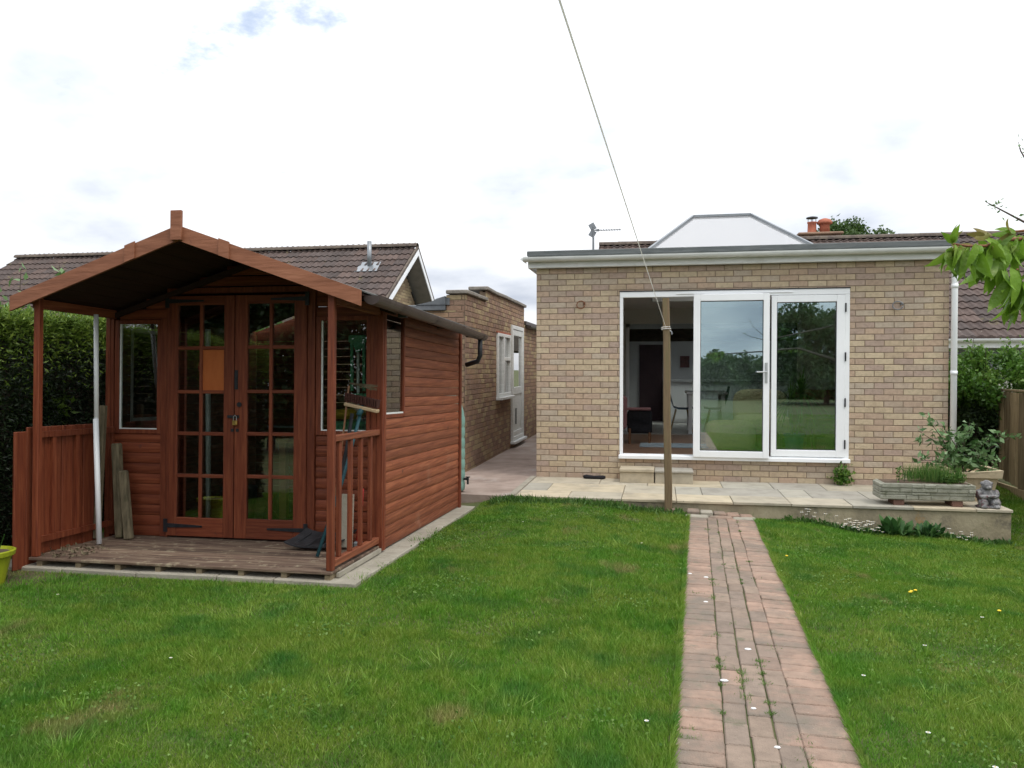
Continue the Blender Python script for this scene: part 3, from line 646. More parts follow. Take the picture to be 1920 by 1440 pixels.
# ------------------------------------------------------------------ patio and side path
PZ = 0.16
def patio():
    mb = MB().box(-1.70, 3.53, 8.935, 10.56, -0.45, PZ - 0.028)
    root = struct('patio', mb, M['patioface'])
    # slabs of different sizes laid in three bands
    bands = [(8.915, 9.37), (9.375, 9.97), (9.975, 10.535)]
    cuts = [[-1.62, -1.02, -0.42, 0.18, 0.78, 1.38, 2.0, 2.6, 3.2, 3.545], [-1.62, -1.32, -0.42, 0.18, 0.48, 1.38, 1.68, 2.28, 3.2, 3.545], [-1.62, -0.75, -0.15, 0.75, 1.35, 1.95, 2.85, 3.545]]
    for (y0, y1), c in zip(bands, cuts):
        for a, b in zip(c[:-1], c[1:]):
            m = MB().box(a + .003, b - .003, y0 + .003, y1 - .003, PZ - .03, PZ + random.uniform(-.002, .002), b=.004)
            ms = M['sand'][random.choice([0, 1, 2, 3, 0]) if not (y0 < 9 and a < .5) else random.choice([0, 2])]
            m.build('paving_slab', ms, root)
    e = MB().box(-1.70, -1.625, 8.93, 10.53, PZ - .06, PZ + .012, b=.006, rot=(0, 0, 0.0))
    e.build('edging_strip', M['kerb'], root)
patio()
def side_path():
    nx, ny = 18, 60; V = []; F = []
    for j in range(ny + 1):
        y = 8.955 + (21 - 8.955) * j / ny
        for i in range(nx + 1):
            x = -2.95 + (1.33) * i / nx
            V.append((x, y, PZ - .008 + 0.003 * math.sin(x * 7 + y * 2) - .02 * max(0, (-2.2 - x))))
    for j in range(ny):
        for i in range(nx):
            k = j * (nx + 1) + i; F.append((k, k + 1, k + nx + 2, k + nx + 1))
    k = len(V)
    for i in range(nx + 1): V.append((-2.95 + 1.33 * i / nx, 8.955, -0.3))
    for i in range(nx): F.append((i, k + i, k + i + 1, i + 1))
    struct('concrete_path', MB().add(V, F), M['concrete'], smooth=False)
side_path()
for (x0, w, m1, lb) in ((-0.505, 0.435, 0, 'yellow sandstone step block left of the timber post, below the open door'), (-0.065, 0.475, 1, 'greyer sandstone step block behind the timber post, below the patio doors')):
    t = thing('step_block', lb, 'step', (x0 + w / 2, 10.35, PZ), 'step blocks below the patio doors')
    MB().box(x0 + .006, x0 + w - .004, 10.185, 10.53, PZ, PZ + .135, b=.004).build('block', M['sand'][2 if m1 == 0 else 0], t)
    MB().box(x0, x0 + w, 10.165, 10.53, PZ + .136, PZ + .175 - .01 * m1, b=.006).build('tread', M['sand'][2 if m1 == 0 else 3], t)

# ------------------------------------------------------------------ brickwork
def brick_wall(parent, org, u, n, W, H, mats, holes=(), maxp=300, clip=None, keyf=None, mort=None, back=0.10, bl=0.215, bh=0.065, j=0.010, shift=0.0, poly=None):
    """stretcher bond on a vertical plane: org lower corner, u along, n outwards; bricks are 6 mm proud of the mortar core"""
    org = Vector(org); u = Vector(u).normalized(); n = Vector(n).normalized(); zz = Vector((0, 0, 1))
    rects = []
    rows = int(math.ceil(H / (bh + j)))
    for r in range(rows):
        z0 = r * (bh + j); z1 = min(z0 + bh, H)
        x = -(bl + j) / 2 * (r % 2) - shift
        while x < W:
            a, b = max(0.0, x), min(W, x + bl)
            if b - a > 0.02 and z1 - z0 > 0.012:
                cur = [(a, b, z0, z1)]
                for (h0, h1, g0, g1) in holes:
                    nx = []
                    for (a_, b_, c_, d_) in cur:
                        if b_ <= h0 or a_ >= h1 or d_ <= g0 or c_ >= g1: nx.append((a_, b_, c_, d_)); continue
                        if a_ < h0: nx.append((a_, h0, c_, d_))
                        if b_ > h1: nx.append((h1, b_, c_, d_))
                        aa, bb = max(a_, h0), min(b_, h1)
                        if c_ < g0: nx.append((aa, bb, c_, g0))
                        if d_ > g1: nx.append((aa, bb, g1, d_))
                    cur = nx
                rects += [q for q in cur if q[1] - q[0] > 0.02 and q[3] - q[2] > 0.012]
            x += bl + j
    if clip: rects = [q for q in rects if clip((q[0] + q[1]) / 2, (q[2] + q[3]) / 2)]
    if keyf: rects.sort(key=lambda q: keyf(org + u * (q[0] + q[1]) / 2 + zz * (q[2] + q[3]) / 2))
    cache = {}
    def geo(w, h):
        b = 0.003; d = 0.05
        P = [(-w / 2, 0.006 - b, -h / 2), (w / 2, 0.006 - b, -h / 2), (w / 2, 0.006 - b, h / 2), (-w / 2, 0.006 - b, h / 2),
             (-w / 2 + b, 0.006, -h / 2 + b), (w / 2 - b, 0.006, -h / 2 + b), (w / 2 - b, 0.006, h / 2 - b), (-w / 2 + b, 0.006, h / 2 - b),
             (-w / 2, -d, -h / 2), (w / 2, -d, -h / 2), (w / 2, -d, h / 2), (-w / 2, -d, h / 2)]
        F = [(4, 5, 6, 7), (0, 1, 5, 4), (1, 2, 6, 5), (2, 3, 7, 6), (3, 0, 4, 7), (8, 9, 1, 0), (9, 10, 2, 1), (10, 11, 3, 2), (11, 8, 0, 3)]
        return P, [tuple(reversed(f)) for f in F] if u.cross(n).dot(zz) > 0 else F
    Rm = Matrix((u, n, zz)).transposed()
    rest = MB()
    for i, (a, b, c, d) in enumerate(rects):
        ctr = org + u * ((a + b) / 2) + zz * ((c + d) / 2) + n * random.uniform(-.0015, .0015)
        mi = random.randrange(len(mats)); k = (round(b - a, 3), round(d - c, 3), mi)
        if i < maxp:
            if k not in cache:
                P, F = geo(k[0], k[1]); me = bpy.data.meshes.new('brick'); me.from_pydata([tuple(Rm @ Vector(p)) for p in P], [], F); me.materials.append(mats[mi]); cache[k] = me
            link('brick', cache[k], parent, ctr)
        else:
            P, F = geo(k[0], k[1]); rest.add([Rm @ Vector(p) + ctr for p in P], F, mi)
    if rest.v:
        o = rest.build('brick_courses', mats, parent); o['kind'] = 'stuff'
    # mortar core split round the holes
    xs = sorted({0, W} | {h[0] for h in holes} | {h[1] for h in holes}); zs = sorted({0, H} | {h[2] for h in holes} | {h[3] for h in holes})
    if poly is None:
        core = MB()
        for a, b in zip(xs[:-1], xs[1:]):
            for c, d in zip(zs[:-1], zs[1:]):
                if any(h[0] - 1e-6 <= a and b <= h[1] + 1e-6 and h[2] - 1e-6 <= c and d <= h[3] + 1e-6 for h in holes): continue
                q = [org + u * s + zz * t + n * w for w in (0, -back) for s, t in ((a, c), (b, c), (b, d), (a, d))]
                core.add(q, [(0, 1, 2, 3), (7, 6, 5, 4), (0, 4, 5, 1), (1, 5, 6, 2), (2, 6, 7, 3), (3, 7, 4, 0)])
        core.build('mortar_core', mort or M['mortar'], parent)
    return len(rects)
camv = Vector((0, 0, 1.61))
near = lambda p: (p - camv).length

# ------------------------------------------------------------------ the brick extension
EX0, EX1, EY, ET = -1.621, 3.446, 10.54, 2.93
DX0, DX1, DZ0, DZ1 = -0.521, 2.307, 0.441, 2.60
def gutter(parent, name, p0, p1, r, m, clips=True, out=(0, -1, 0)):
    p0 = Vector(p0); p1 = Vector(p1); d = (p1 - p0).normalized(); o = Vector(out); mb = MB(); n = 10
    prof = []
    for i in range(n + 1):
        a = math.pi * i / n; prof.append((math.cos(a) * r, -math.sin(a) * r))
    for i in range(n, -1, -1):
        a = math.pi * i / n; prof.append((math.cos(a) * (r - .004), -math.sin(a) * (r - .004)))
    P = [q + o * (a) + Vector((0, 0, b)) for q in (p0, p1) for a, b in prof]; k = len(prof)
    mb.add(P, [(i, i + 1, i + 1 + k, i + k) for i in range(k - 1)] + [(k - 1, 0, k, 2 * k - 1)])
    for q in (p0, p1):
        mb.add([q + o * a + Vector((0, 0, b)) for a, b in prof[:n + 1]], [tuple(range(n + 1))])
    g = mb.build(name, m, parent, smooth=False, fix=True)
    if clips:
        L = (p1 - p0).length; c = MB()
        for t in np.arange(0.55, L, 0.92):
            q = p0 + d * t
            for i in range(n):
                a0 = math.pi * i / n; a1 = math.pi * (i + 1) / n; R2 = r + .004
                A = [q + o * (math.cos(a) * R2) + Vector((0, 0, -math.sin(a) * R2)) + d * w for w in (-.014, .014) for a in (a0, a1)]
                c.add(A, [(0, 1, 3, 2)])
        if c.v: c.build('gutter_clip', m, g)
    return g
def extension():
    t = thing('brick_extension', 'buff brick flat-roofed extension with white framed patio doors', 'building', (1.0, 11.5, 0))
    H = ET - PZ
    brick_wall(t, (EX0, EY, PZ - .004), (1, 0, 0), (0, -1, 0), EX1 - EX0, H, BR, holes=[(DX0 - EX0, DX1 - EX0, DZ0 - PZ, DZ1 - PZ)], keyf=lambda p: -p.x, shift=.05)
    # side walls in the same brick
    brick_wall(t, (EX0, EY + .105, PZ - .3), (0, 1, 0), (-1, 0, 0), 4.5, H + .3, BR, maxp=0)
    brick_wall(t, (EX1, EY + .105, PZ - .4), (0, 1, 0), (1, 0, 0), 4.5, H + .4, BR, maxp=0)
    # eaves: white fascia, gutter, grey roof edge
    MB().box(EX0 - .10, EX1 + .06, EY - .10, EY - .075, ET - .005, ET + .145, b=.003).build('fascia', M['whitedirty'], t)
    MB().box(EX0 - .10, EX1 + .06, EY - .074, EY - .012, ET - .004, ET + .008).build('soffit', M['whitedirty'], t)
    MB().box(EX0 - .10, EX0 - .076, EY - .074, EY + 4.6, ET - .003, ET + .145).build('fascia', M['whitedirty'], t)
    gutter(t, 'gutter', (EX0 - .15, EY - .165, ET + .125), (EX1 + .02, EY - .165, ET + .125), .058, M['whitedirty'])
    MB().prism([(EX0 - .12, ET + .05), (EX0 - .20, ET + .11), (EX0 - .12, ET + .145)], 1, EY - .16, EY - .105).build('corner_trim', M['whitedirty'], t, fix=True)
    MB().box(EX0 - .11, EX1 + .07, EY - .13, EY - .02, ET + .146, ET + .215, b=.008).build('roof_edge_trim', M['greyfelt'], t)
    # flat roof round the lantern opening
    rf = MB(); z0, z1 = ET + .02, ET + .19
    for (x0, x1, y0, y1) in ((EX0, EX1, EY - .02, 11.35), (EX0, EX1, 13.35, 15.2), (EX0, -0.15, 11.35, 13.35), (2.0, EX1, 11.35, 13.35)):
        rf.box(x0, x1, y0, y1, z0 + .0, z1)
    rf.build('flat_roof', M['greyfelt'], t)
    # roof lantern
    lx0, lx1, ly0, ly1 = -0.19, 2.04, 11.32, 13.38; zb = ET + .30; rz = 3.875; rx0, rx1, ry = 0.478, 1.31, 12.35
    up = MB()
    for (x0, x1, y0, y1) in ((lx0, lx1, ly0, ly0 + .06), (lx0, lx1, ly1 - .06, ly1), (lx0, lx0 + .06, ly0 + .061, ly1 - .061), (lx1 - .06, lx1, ly0 + .061, ly1 - .061)):
        up.box(x0, x1, y0, y1, z1 - .01, zb)
    lan = up.build('roof_lantern', M['whitedirty'], t)
    c = [(lx0, ly0, zb), (lx1, ly0, zb), (lx1, ly1, zb), (lx0, ly1, zb)]; r0 = (rx0, ry, rz); r1 = (rx1, ry, rz)
    for q in ([c[0], c[1], r1, r0], [c[2], c[3], r0, r1]): MB().add(q, [(0, 1, 2, 3)]).build('pane', M['lantern'], lan)
    for q in ([c[1], c[2], r1], [c[3], c[0], r0]): MB().add(q, [(0, 1, 2)]).build('pane', M['lantern'], lan)
    for a, b in ((c[0], r0), (c[1], r1), (c[2], r1), (c[3], r0), (r0, r1)):
        MB().beam(Vector(a) + Vector((0, 0, .01)), Vector(b) + Vector((0, 0, .01)), .045, .035).build('rafter', M['greymetal'], lan)
    # downpipe at the right corner
    dp = MB().tube([(EX1 + .045, EY - .165, ET + .08), (EX1 + .045, EY - .06, ET - .08), (EX1 + .045, EY - .05, ET - .2), (EX1 + .045, EY - .05, 0.0)], .036, 14)
    d = dp.build('downpipe', M['white'], t, smooth=True)
    for z in (2.6, 1.55, .5): MB().tube([(EX1 + .045, EY - .05, z - .025), (EX1 + .045, EY - .05, z + .025)], .041, 14).build('pipe_bracket', M['white'], d, smooth=True)
    # ---- patio door frame
    fr = MB(); fw = .05; y0, y1 = EY - .02, EY + .06
    fr.box(DX0, DX1, y0, y1, DZ1 - .075, DZ1, b=.004)
    fr.box(DX0, DX0 + .042, y0, y1, DZ0 + .05, DZ1 - .0755, b=.004).box(DX1 - .055, DX1, y0, y1, DZ0 + .05, DZ1 - .0755, b=.004)
    fr.box(DX0, DX1, y0, y1, DZ0, DZ0 + .0495, b=.004)
    f = fr.build('door_frame', M['white'], t)
    MB().box(DX0 - .012, DX1 + .012, EY - .065, EY - .0205, DZ0 - .012, DZ0 + .038, b=.006).build('sill', M['white'], f)
    MB().box(DX0 - .005, DX1 + .005, EY - .03, EY + .01, DZ1 + .001, DZ1 + .012).build('head_seal', M['darkgasket'], f)
    for x in (0.20, 1.27): MB().box(x, x + .36, EY - .032, EY - .0205, DZ1 - .043, DZ1 - .028, b=.003).build('trickle_vent', M['white'], f)
    # ---- middle leaf, swung a little outwards, and closed right leaf
    def leaf(x0, x1, z0, z1, y, m_l, m_r, rot=0.0, hang=None):
        root = MB()
        w1, w2, w3, w4 = m_l, m_r, .085, .085
        root.box(x0, x0 + w1, y, y + .06, z0, z1, b=.005).box(x1 - w2, x1, y, y + .06, z0, z1, b=.005)
        root.box(x0 + w1, x1 - w2, y + .0005, y + .0595, z0, z0 + w3, b=.005).box(x0 + w1, x1 - w2, y + .0005, y + .0595, z1 - w4, z1, b=.005)
        lf = root.build('door_leaf', M['white'], t)
        g = MB(); a, b, c_, d_ = x0 + w1, x1 - w2, z0 + w3, z1 - w4
        for (p, q, r, s) in ((a, a + .008, c_, d_), (b - .008, b, c_, d_), (a, b, c_, c_ + .008), (a, b, d_ - .008, d_)): g.box(p, q, y + .012, y + .03, r, s)
        kids = [g.build('gasket', M['darkgasket'], lf)]
        kids.append(MB().box(a + .004, b - .004, y + .022, y + .028, c_ + .004, d_ - .004).build('pane', M['doorglass'], lf))
        return lf, kids
    lf, _ = leaf(0.415, 1.345, DZ0 + .03, DZ1 - .055, EY - .095, .085, .075)
    h = MB().box(1.29, 1.322, EY - .104, EY - .096, 1.42, 1.68, b=.004).box(1.297, 1.315, EY - .14, EY - .104, 1.552, 1.57).box(1.185, 1.315, EY - .152, EY - .136, 1.552, 1.57, b=.005)
    h.build('handle', M['silver'], lf)
    MB().tube([(1.306, EY - .112, 1.455), (1.306, EY - .104, 1.455)], .011, 10).build('lock_barrel', M['silver'], lf)
    lf.rotation_euler = (0, 0, R(-1.2))
    lr, _ = leaf(1.375, 2.252, DZ0 + .055, DZ1 - .08, EY - .03, .065, .10)
    for z in (0.66, 1.18, 1.75, 2.36): MB().tube([(2.256, EY - .036, z - .055), (2.256, EY - .036, z + .055)], .009, 8).build('hinge', M['blackiron'], lr)
    # folded leaf seen edge on inside the room, left of the opening
    # ---- room inside
    fl = .44; iy = EY + .10; by = 15.1; cz = 2.70
    MB().box(EX0 + .10, EX1 - .10, iy, 14.3, fl - .12, fl - .0).build('interior_floor', M['floorwood'], t)
    MB().box(EX0 + .10, EX1 - .10, 14.301, 21.2, fl - .06, fl + .012).build('interior_floor', M['palefloor'], t)
    wl = MB().box(EX0 + .101, EX0 + .13, iy, 20.9, fl, 2.9); wl.box(EX1 - .13, EX1 - .101, iy, 20.9, fl, 2.9)
    wl.box(EX0 + .1, DX0 - .002, EY + .101, EY + .12, fl, 2.9).box(DX1 + .002, EX1 - .1, EY + .101, EY + .12, fl, 2.9).box(DX0 - .002, DX1 + .002, EY + .101, EY + .12, DZ1 + .01, 2.9)
    wl.build('interior_wall', M['plaster'], t)
    cl = MB()
    for (x0, x1, y0, y1) in ((EX0 + .1, EX1 - .1, iy, 11.35), (EX0 + .1, EX1 - .1, 13.35, 15.1), (EX0 + .1, -0.13, 11.351, 13.349), (1.98, EX1 - .1, 11.351, 13.349)): cl.box(x0, x1, y0, y1, cz, cz + .05)
    for (x0, x1, y0, y1) in ((-.131, 1.981, 11.32, 11.349), (-.131, 1.981, 13.351, 13.38), (-.16, -.132, 11.35, 13.35), (1.982, 2.01, 11.35, 13.35)): cl.box(x0, x1, y0, y1, cz - .0, 3.2)
    cl.build('interior_ceiling', M['ceiling'], t)
    # partition with the opening through to the kitchen
    pt = MB().box(EX0 + .13, 0.02 - .60, 14.9, 15.0, fl, cz).box(-.58, 2.4, 14.9, 15.0, 2.42, cz).box(2.4, EX1 - .13, 14.9, 15.0, fl, cz)
    pt.build('interior_wall', M['plaster'], t)
    MB().box(-1.2, -0.98, 14.84, 14.895, fl, 2.42).box(-.62, -.56, 14.84, 14.895, fl, 2.42).box(-1.2, -.56, 14.84, 14.895, 2.36, 2.42).build('door_casing', M['white'], t)
    # kitchen behind: rear wall, ceiling with a light strip opening, units
    bk = MB().box(EX0 + .13, EX1 - .13, 17.75, 17.85, fl, 2.75)
    bk.build('interior_wall', M['darkwall'], t)
    kc = MB().box(EX0 + .13, EX1 - .13, 15.0, 16.1, 2.58, 2.62).box(EX0 + .13, EX1 - .13, 17.3, 17.9, 2.58, 2.62).box(EX0 + .13, -0.6, 16.1, 17.3, 2.58, 2.62).box(2.2, EX1 - .13, 16.1, 17.3, 2.58, 2.62)
    kc.build('interior_ceiling', M['ceiling'], t)
    MB().box(-.6, 2.2, 16.1, 17.3, 2.625, 2.64).build('rooflight', M['glass'], t)
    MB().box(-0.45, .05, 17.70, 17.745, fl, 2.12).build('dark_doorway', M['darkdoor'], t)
    ku = MB().box(0.08, 2.9, 17.1, 17.7, fl + .1, fl + .88).box(0.08, 2.9, 17.16, 17.7, fl + .013, fl + .1); ku.build('kitchen_units', M['white'], t)
    MB().box(.06, 2.92, 17.07, 17.72, fl + .88, fl + .92).build('worktop', M['darkwall'], t)
    MB().box(.42, .62, 17.71, 17.745, 1.62, 1.87).build('wall_picture', M['print'], t)
extension()
# wall rings either side of the doors
for (x, z, lb) in ((-1.027, 2.437, 'rusty ring bracket on the brick wall left of the patio doors'), (2.853, 2.375, 'grey ring bracket on the brick wall right of the patio doors')):
    t = thing('ring_bracket', lb, 'bracket', (x, EY - .02, z - .06), 'ring brackets on the brick wall')
    pts = [(x + math.cos(a) * .055, EY - .05 - .02 * math.cos(a), z + math.sin(a) * .05) for a in np.linspace(0, 6.1, 18)]
    MB().tube(pts, .007, 6).build('ring', M['redtwig'] if x < 0 else M['greymetal'], t, smooth=True)
    MB().box(x + .035, x + .055, EY - .06, EY - .006, z + .005, z + .035).build('wall_plate', M['redtwig'] if x < 0 else M['greymetal'], t)

# ------------------------------------------------------------------ tiled roofs
def tile_mesh(w, l, mi, n=10):
    P = []; F = []
    for (t, th) in ((0, 0.030), (l + .07, 0.0)):
        for i in range(n + 1):
            s = i / n; h = 0.028 * (0.5 - 0.5 * math.cos(4 * math.pi * s)) ** 1.4
            P.append((s * w, t, h + th))
    for i in range(n + 1):
        s = i / n; P.append((s * w, 0, -0.004))
    for i in range(n): F.append((i, i + 1, n + 1 + i + 1, n + 1 + i)); F.append((i + 1, i, 2 * (n + 1) + i, 2 * (n + 1) + i + 1))
    me = bpy.data.meshes.new('roof_tile'); me.from_pydata(P, [], F); me.materials.append(TILE[mi]); return me, P, F
TM = [tile_mesh(0.30, 0.31, i) for i in range(3)]
def tile_roof(parent, org, u, s, cols, rows, maxp=300, skip=None):
    """org at the eaves corner, u along the eaves, s up the slope"""
    org = Vector(org); u = Vector(u).normalized(); s = Vector(s).normalized(); n = u.cross(s).normalized()
    Rm = Matrix((u, s, n)).transposed(); L = []
    for r in range(rows):
        for c in range(cols):
            p = org + u * (c * .30) + s * (r * .31)
            if skip and skip(p): continue
            L.append(p)
    L.sort(key=near); rest = MB()
    for i, p in enumerate(L):
        k = random.randrange(3); p = p + n * random.uniform(-.003, .003)
        if i < maxp:
            o = link('roof_tile', TM[k][0], parent, p); o.rotation_euler = Rm.to_euler()
        else: rest.add([Rm @ Vector(q) + p for q in TM[k][1]], TM[k][2], k)
    if rest.v: rest.build('roof_tiles', TILE, parent)['kind'] = 'stuff'
def ridge_tiles(parent, p0, p1, r=.11, n=None):
    p0 = Vector(p0); p1 = Vector(p1); L = (p1 - p0).length; n = n or int(L / .45); d = (p1 - p0) / n
    for i in range(n):
        a = p0 + d * i; b = a + d * 1.02; mb = MB(); P = []
        side = d.normalized().cross(Vector((0, 0, 1))).normalized()
        for q, k in ((a, 1.06), (b, 1.0)):
            for j in range(7):
                t = math.pi * j / 6; P.append(q + side * math.cos(t) * r * k + Vector((0, 0, math.sin(t) * r * k * .8)))
        mb.add(P, [(j, j + 1, j + 8, j + 7) for j in range(6)] + [tuple(range(7))])
        mb.build('ridge_tile', M['tileedge'], parent)
def bungalow():
    t = thing('bungalow', 'brown tiled bungalow with red chimney pots behind the brick extension', 'building', (3, 18, 0))
    ex, ey, ez = -1.5, 15.15, 2.13; ry, rz = 19.97, 4.62
    s = Vector((0, ry - ey, rz - ez)); rows = int(s.length / .31) + 1
    tile_roof(t, (ex, ey, ez), (1, 0, 0), s, 40, rows, 300, skip=lambda p: (p.x < 3.2 and p.z < 3.9))
    ridge_tiles(t, (ex, ry, rz + .02), (ex + 12, ry, rz + .02))
    # solid body under the tiles
    def rp_(x, y): return (x, y, ez - .05 + (y - ey) * (rz - ez) / (ry - ey))
    q = MB().add([(ex + 12, ry, rz - .04), (ex, ry, rz - .04), (ex + 12, 24.8, ez - .05), (ex, 24.8, ez - .05), (ex, ey + .05, ez - .05), (ex + 12, ey + .05, ez - .05)], [(1, 0, 2, 3), (4, 1, 3), (5, 2, 0)])
    for (xa, xb, ya, yb_) in ((ex, ex + 12, ey + .05, 15.7), (ex, ex + 12, 18.0, ry), (ex, -0.9, 15.7, 18.0), (2.5, ex + 12, 15.7, 18.0)):  # hole left in the hidden slope, added to let daylight into the kitchen
        q.add([rp_(xa, ya), rp_(xb, ya), rp_(xb, yb_), rp_(xa, yb_)], [(0, 1, 2, 3)])
    q.build('roof_deck', M['tileedge'], t)
    MB().add([rp_(-.9, 15.7), rp_(2.5, 15.7), rp_(2.5, 18.0), rp_(-.9, 18.0)], [(0, 1, 2, 3)]).build('added_daylight_pane', M['glass'], t)  # glass over the added daylight opening
    MB().box(EX1 + .12, ex + 11.7, ey + .5, ey + .6, -.3, 2.15).box(ex + 11.6, ex + 11.7, ey + .6, 24.4, -.3, 2.15).build('wall', M['plaster'], t)
    MB().box(EX1 + .1, ex + 12, ey - .03, ey - .005, ez - .17, ez - .01).build('fascia', M['white'], t)
    MB().box(EX1 + .1, ex + 12, ey - .005, ey + .5, ez - .17, ez - .15).build('soffit', M['white'], t)
    gutter(t, 'gutter', (EX1 + .1, ey - .09, ez - .015), (ex + 12, ey - .09, ez - .015), .058, M['white'])
    wf = MB()
    for k in range(6): wf.box(4.0, 8.5, ey + .46, ey + .498, ez - .22 - .07 * k, ez - .165 - .07 * k, b=.01)
    wf.build('louvre_blind', M['greymetal'], t)
    # chimney just showing over the ridge
    ch = MB().box(3.30, 4.22, 20.25, 20.85, 3.6, 4.80).box(3.24, 4.28, 20.19, 20.91, 4.80, 4.865, b=.02)
    c = ch.build('chimney', BR2[1], t)
    MB().lathe((3.60, 20.45, 4.86), [(.11, 0), (.12, .03), (.105, .05), (.10, .24), (.115, .26), (.115, .28)], 14).build('chimney_pot', M['terracotta'], c, smooth=True)
    cw = MB()
    for a in range(4): cw.tube([(3.60 + .09 * math.cos(a * 1.57), 20.45 + .09 * math.sin(a * 1.57), 5.13), (3.60 + .09 * math.cos(a * 1.57), 20.45 + .09 * math.sin(a * 1.57), 5.24)], .008, 5)
    cw.lathe((3.60, 20.45, 5.23), [(.14, 0), (.13, .025), (.05, .045), (.0, .05)], 14); cw.build('cowl', M['blackplastic'], c)
    MB().lathe((3.89, 20.45, 4.86), [(.12, 0), (.115, .20), (.12, .22)], 14).build('chimney_pot', M['terracotta'], c, smooth=True)
    MB().lathe((3.89, 20.45, 5.07), [(.11, 0), (.18, .02), (.18, .06), (.13, .12), (.05, .15), (.0, .15)], 14).build('cowl', M['terracotta'], c, smooth=True)
    # television aerial
    ae = MB().tube([(-1.56, 18.9, 3.0), (-1.56, 18.9, 4.93)], .025, 6)
    a = ae.build('aerial_mast', M['greymetal'], t)
    y = MB().tube([(-1.60, 18.9, 4.84), (-.92, 18.95, 4.85)], .012, 5)
    for k in range(10):
        x = -1.5 + .062 * k; y.tube([(x, 18.77, 4.845), (x, 19.05, 4.845)], .006, 4)
    y.beam((-1.54, 18.9, 4.86), (-1.62, 18.9, 5.0), .01, .14).beam((-1.54, 18.9, 4.83), (-1.62, 18.9, 4.70), .01, .14).box(-1.49, -1.42, 18.87, 18.93, 4.82, 4.87)
    y.build('aerial', M['greymetal'], a)
bungalow()

def neighbour():
    t = thing('neighbour_house', 'brown tiled gabled house beyond the red shed', 'building', (-11, 19, 0))
    gx = -5.95; ry, rz = 19.2, 4.60; ey, ez = 14.4, 1.55; lx = -17.4
    s = Vector((0, ry - ey, rz - ez)); rows = int(s.length / .31) + 1
    tile_roof(t, (lx, ey, ez), (1, 0, 0), s, 38, rows, 300, skip=lambda p: p.z < 2.3)
    ridge_tiles(t, (lx, ry, rz + .03), (gx, ry, rz + .03))
    yb = 21.9; zb_ = 2.3
    MB().add([(lx, ey, ez - .06), (gx - .02, ey, ez - .06), (gx - .02, ry, rz - .03), (lx, ry, rz - .03), (gx - .02, yb, zb_), (lx, yb, zb_)],
             [(0, 1, 2, 3), (3, 2, 4, 5), (0, 3, 5)]).build('roof_deck', M['tileedge'], t)
    # back slope tiles edge visible at the verge
    MB().beam((gx, ry, rz), (gx, yb, zb_), .05, .10).beam((gx, ey, ez), (gx, ry, rz), .05, .06).build('verge', M['tileedge'], t)
    # white barge boards on the gable
    def barge(a, b, w, name='barge_board'):
        a = Vector(a); b = Vector(b)
        P = [a + Vector((0.03, 0, 0)), b + Vector((.03, 0, 0)), b + Vector((.03, 0, -w)), a + Vector((.03, 0, -w))]
        Q = [p - Vector((.025, 0, 0)) for p in P]
        MB().add(P + Q, [(0, 1, 2, 3), (7, 6, 5, 4), (0, 4, 5, 1), (2, 6, 7, 3), (1, 5, 6, 2), (3, 7, 4, 0)]).build(name, M['white'], t, fix=True)
    barge((gx, ey, ez - .04), (gx, ry, rz - .04), .15); barge((gx, yb, zb_ - .04), (gx, ry, rz - .04), .15)
    # soffit strip under the rear verge
    MB().add([(gx, ry, rz - .2), (gx, yb, zb_ - .2), (gx - .45, yb, zb_ - .2), (gx - .45, ry, rz - .2)], [(0, 1, 2, 3)]).build('soffit', M['greymetal'], t)
    wy0, wy1 = 15.2, 21.4; gxw = gx - .45
    hz = 1.75
    def inside(a, b):
        y = wy0 + a; z = 1.2 + b
        if y < ry: return z < rz - .25 - (ry - y) * (rz - ez) / (ry - ey)
        return z < rz - .25 - (y - ry) * (rz - zb_) / (yb - ry)
    brick_wall(t, (gxw, wy0, 1.2), (0, 1, 0), (1, 0, 0), wy1 - wy0, 3.3, BR3, clip=inside, maxp=300, keyf=lambda p: -p.z, poly=1)
    MB().prism([(wy0, 0), (wy1, 0), (wy1, 2.4), (ry, rz - .22), (wy0, 1.9)], 0, gxw - .2, gxw - .001).build('mortar_core', M['mortar'], t, fix=True)
    MB().box(lx + .3, gxw - .2, wy0, wy0 + .2, 0, 1.8).build('wall', BR3[0], t)
    # soil vent pipe with lead slate
    px, py = -6.87, 18.3; pz = rz - (ry - py) * (rz - ez) / (ry - ey)
    MB().tube([(px, py, pz - .1), (px, py, pz + .62)], .055, 10).build('vent_pipe', M['greymetal'], t, smooth=True)
    sl = (rz - ez) / (ry - ey)
    MB().add([(px - .28, py - .28, pz - .28 * sl + .05), (px + .28, py - .28, pz - .28 * sl + .05), (px + .24, py + .15, pz + .15 * sl + .05), (px - .24, py + .15, pz + .15 * sl + .05)], [(0, 1, 2, 3)]).build('lead_slate', M['greymetal'], t)
neighbour()

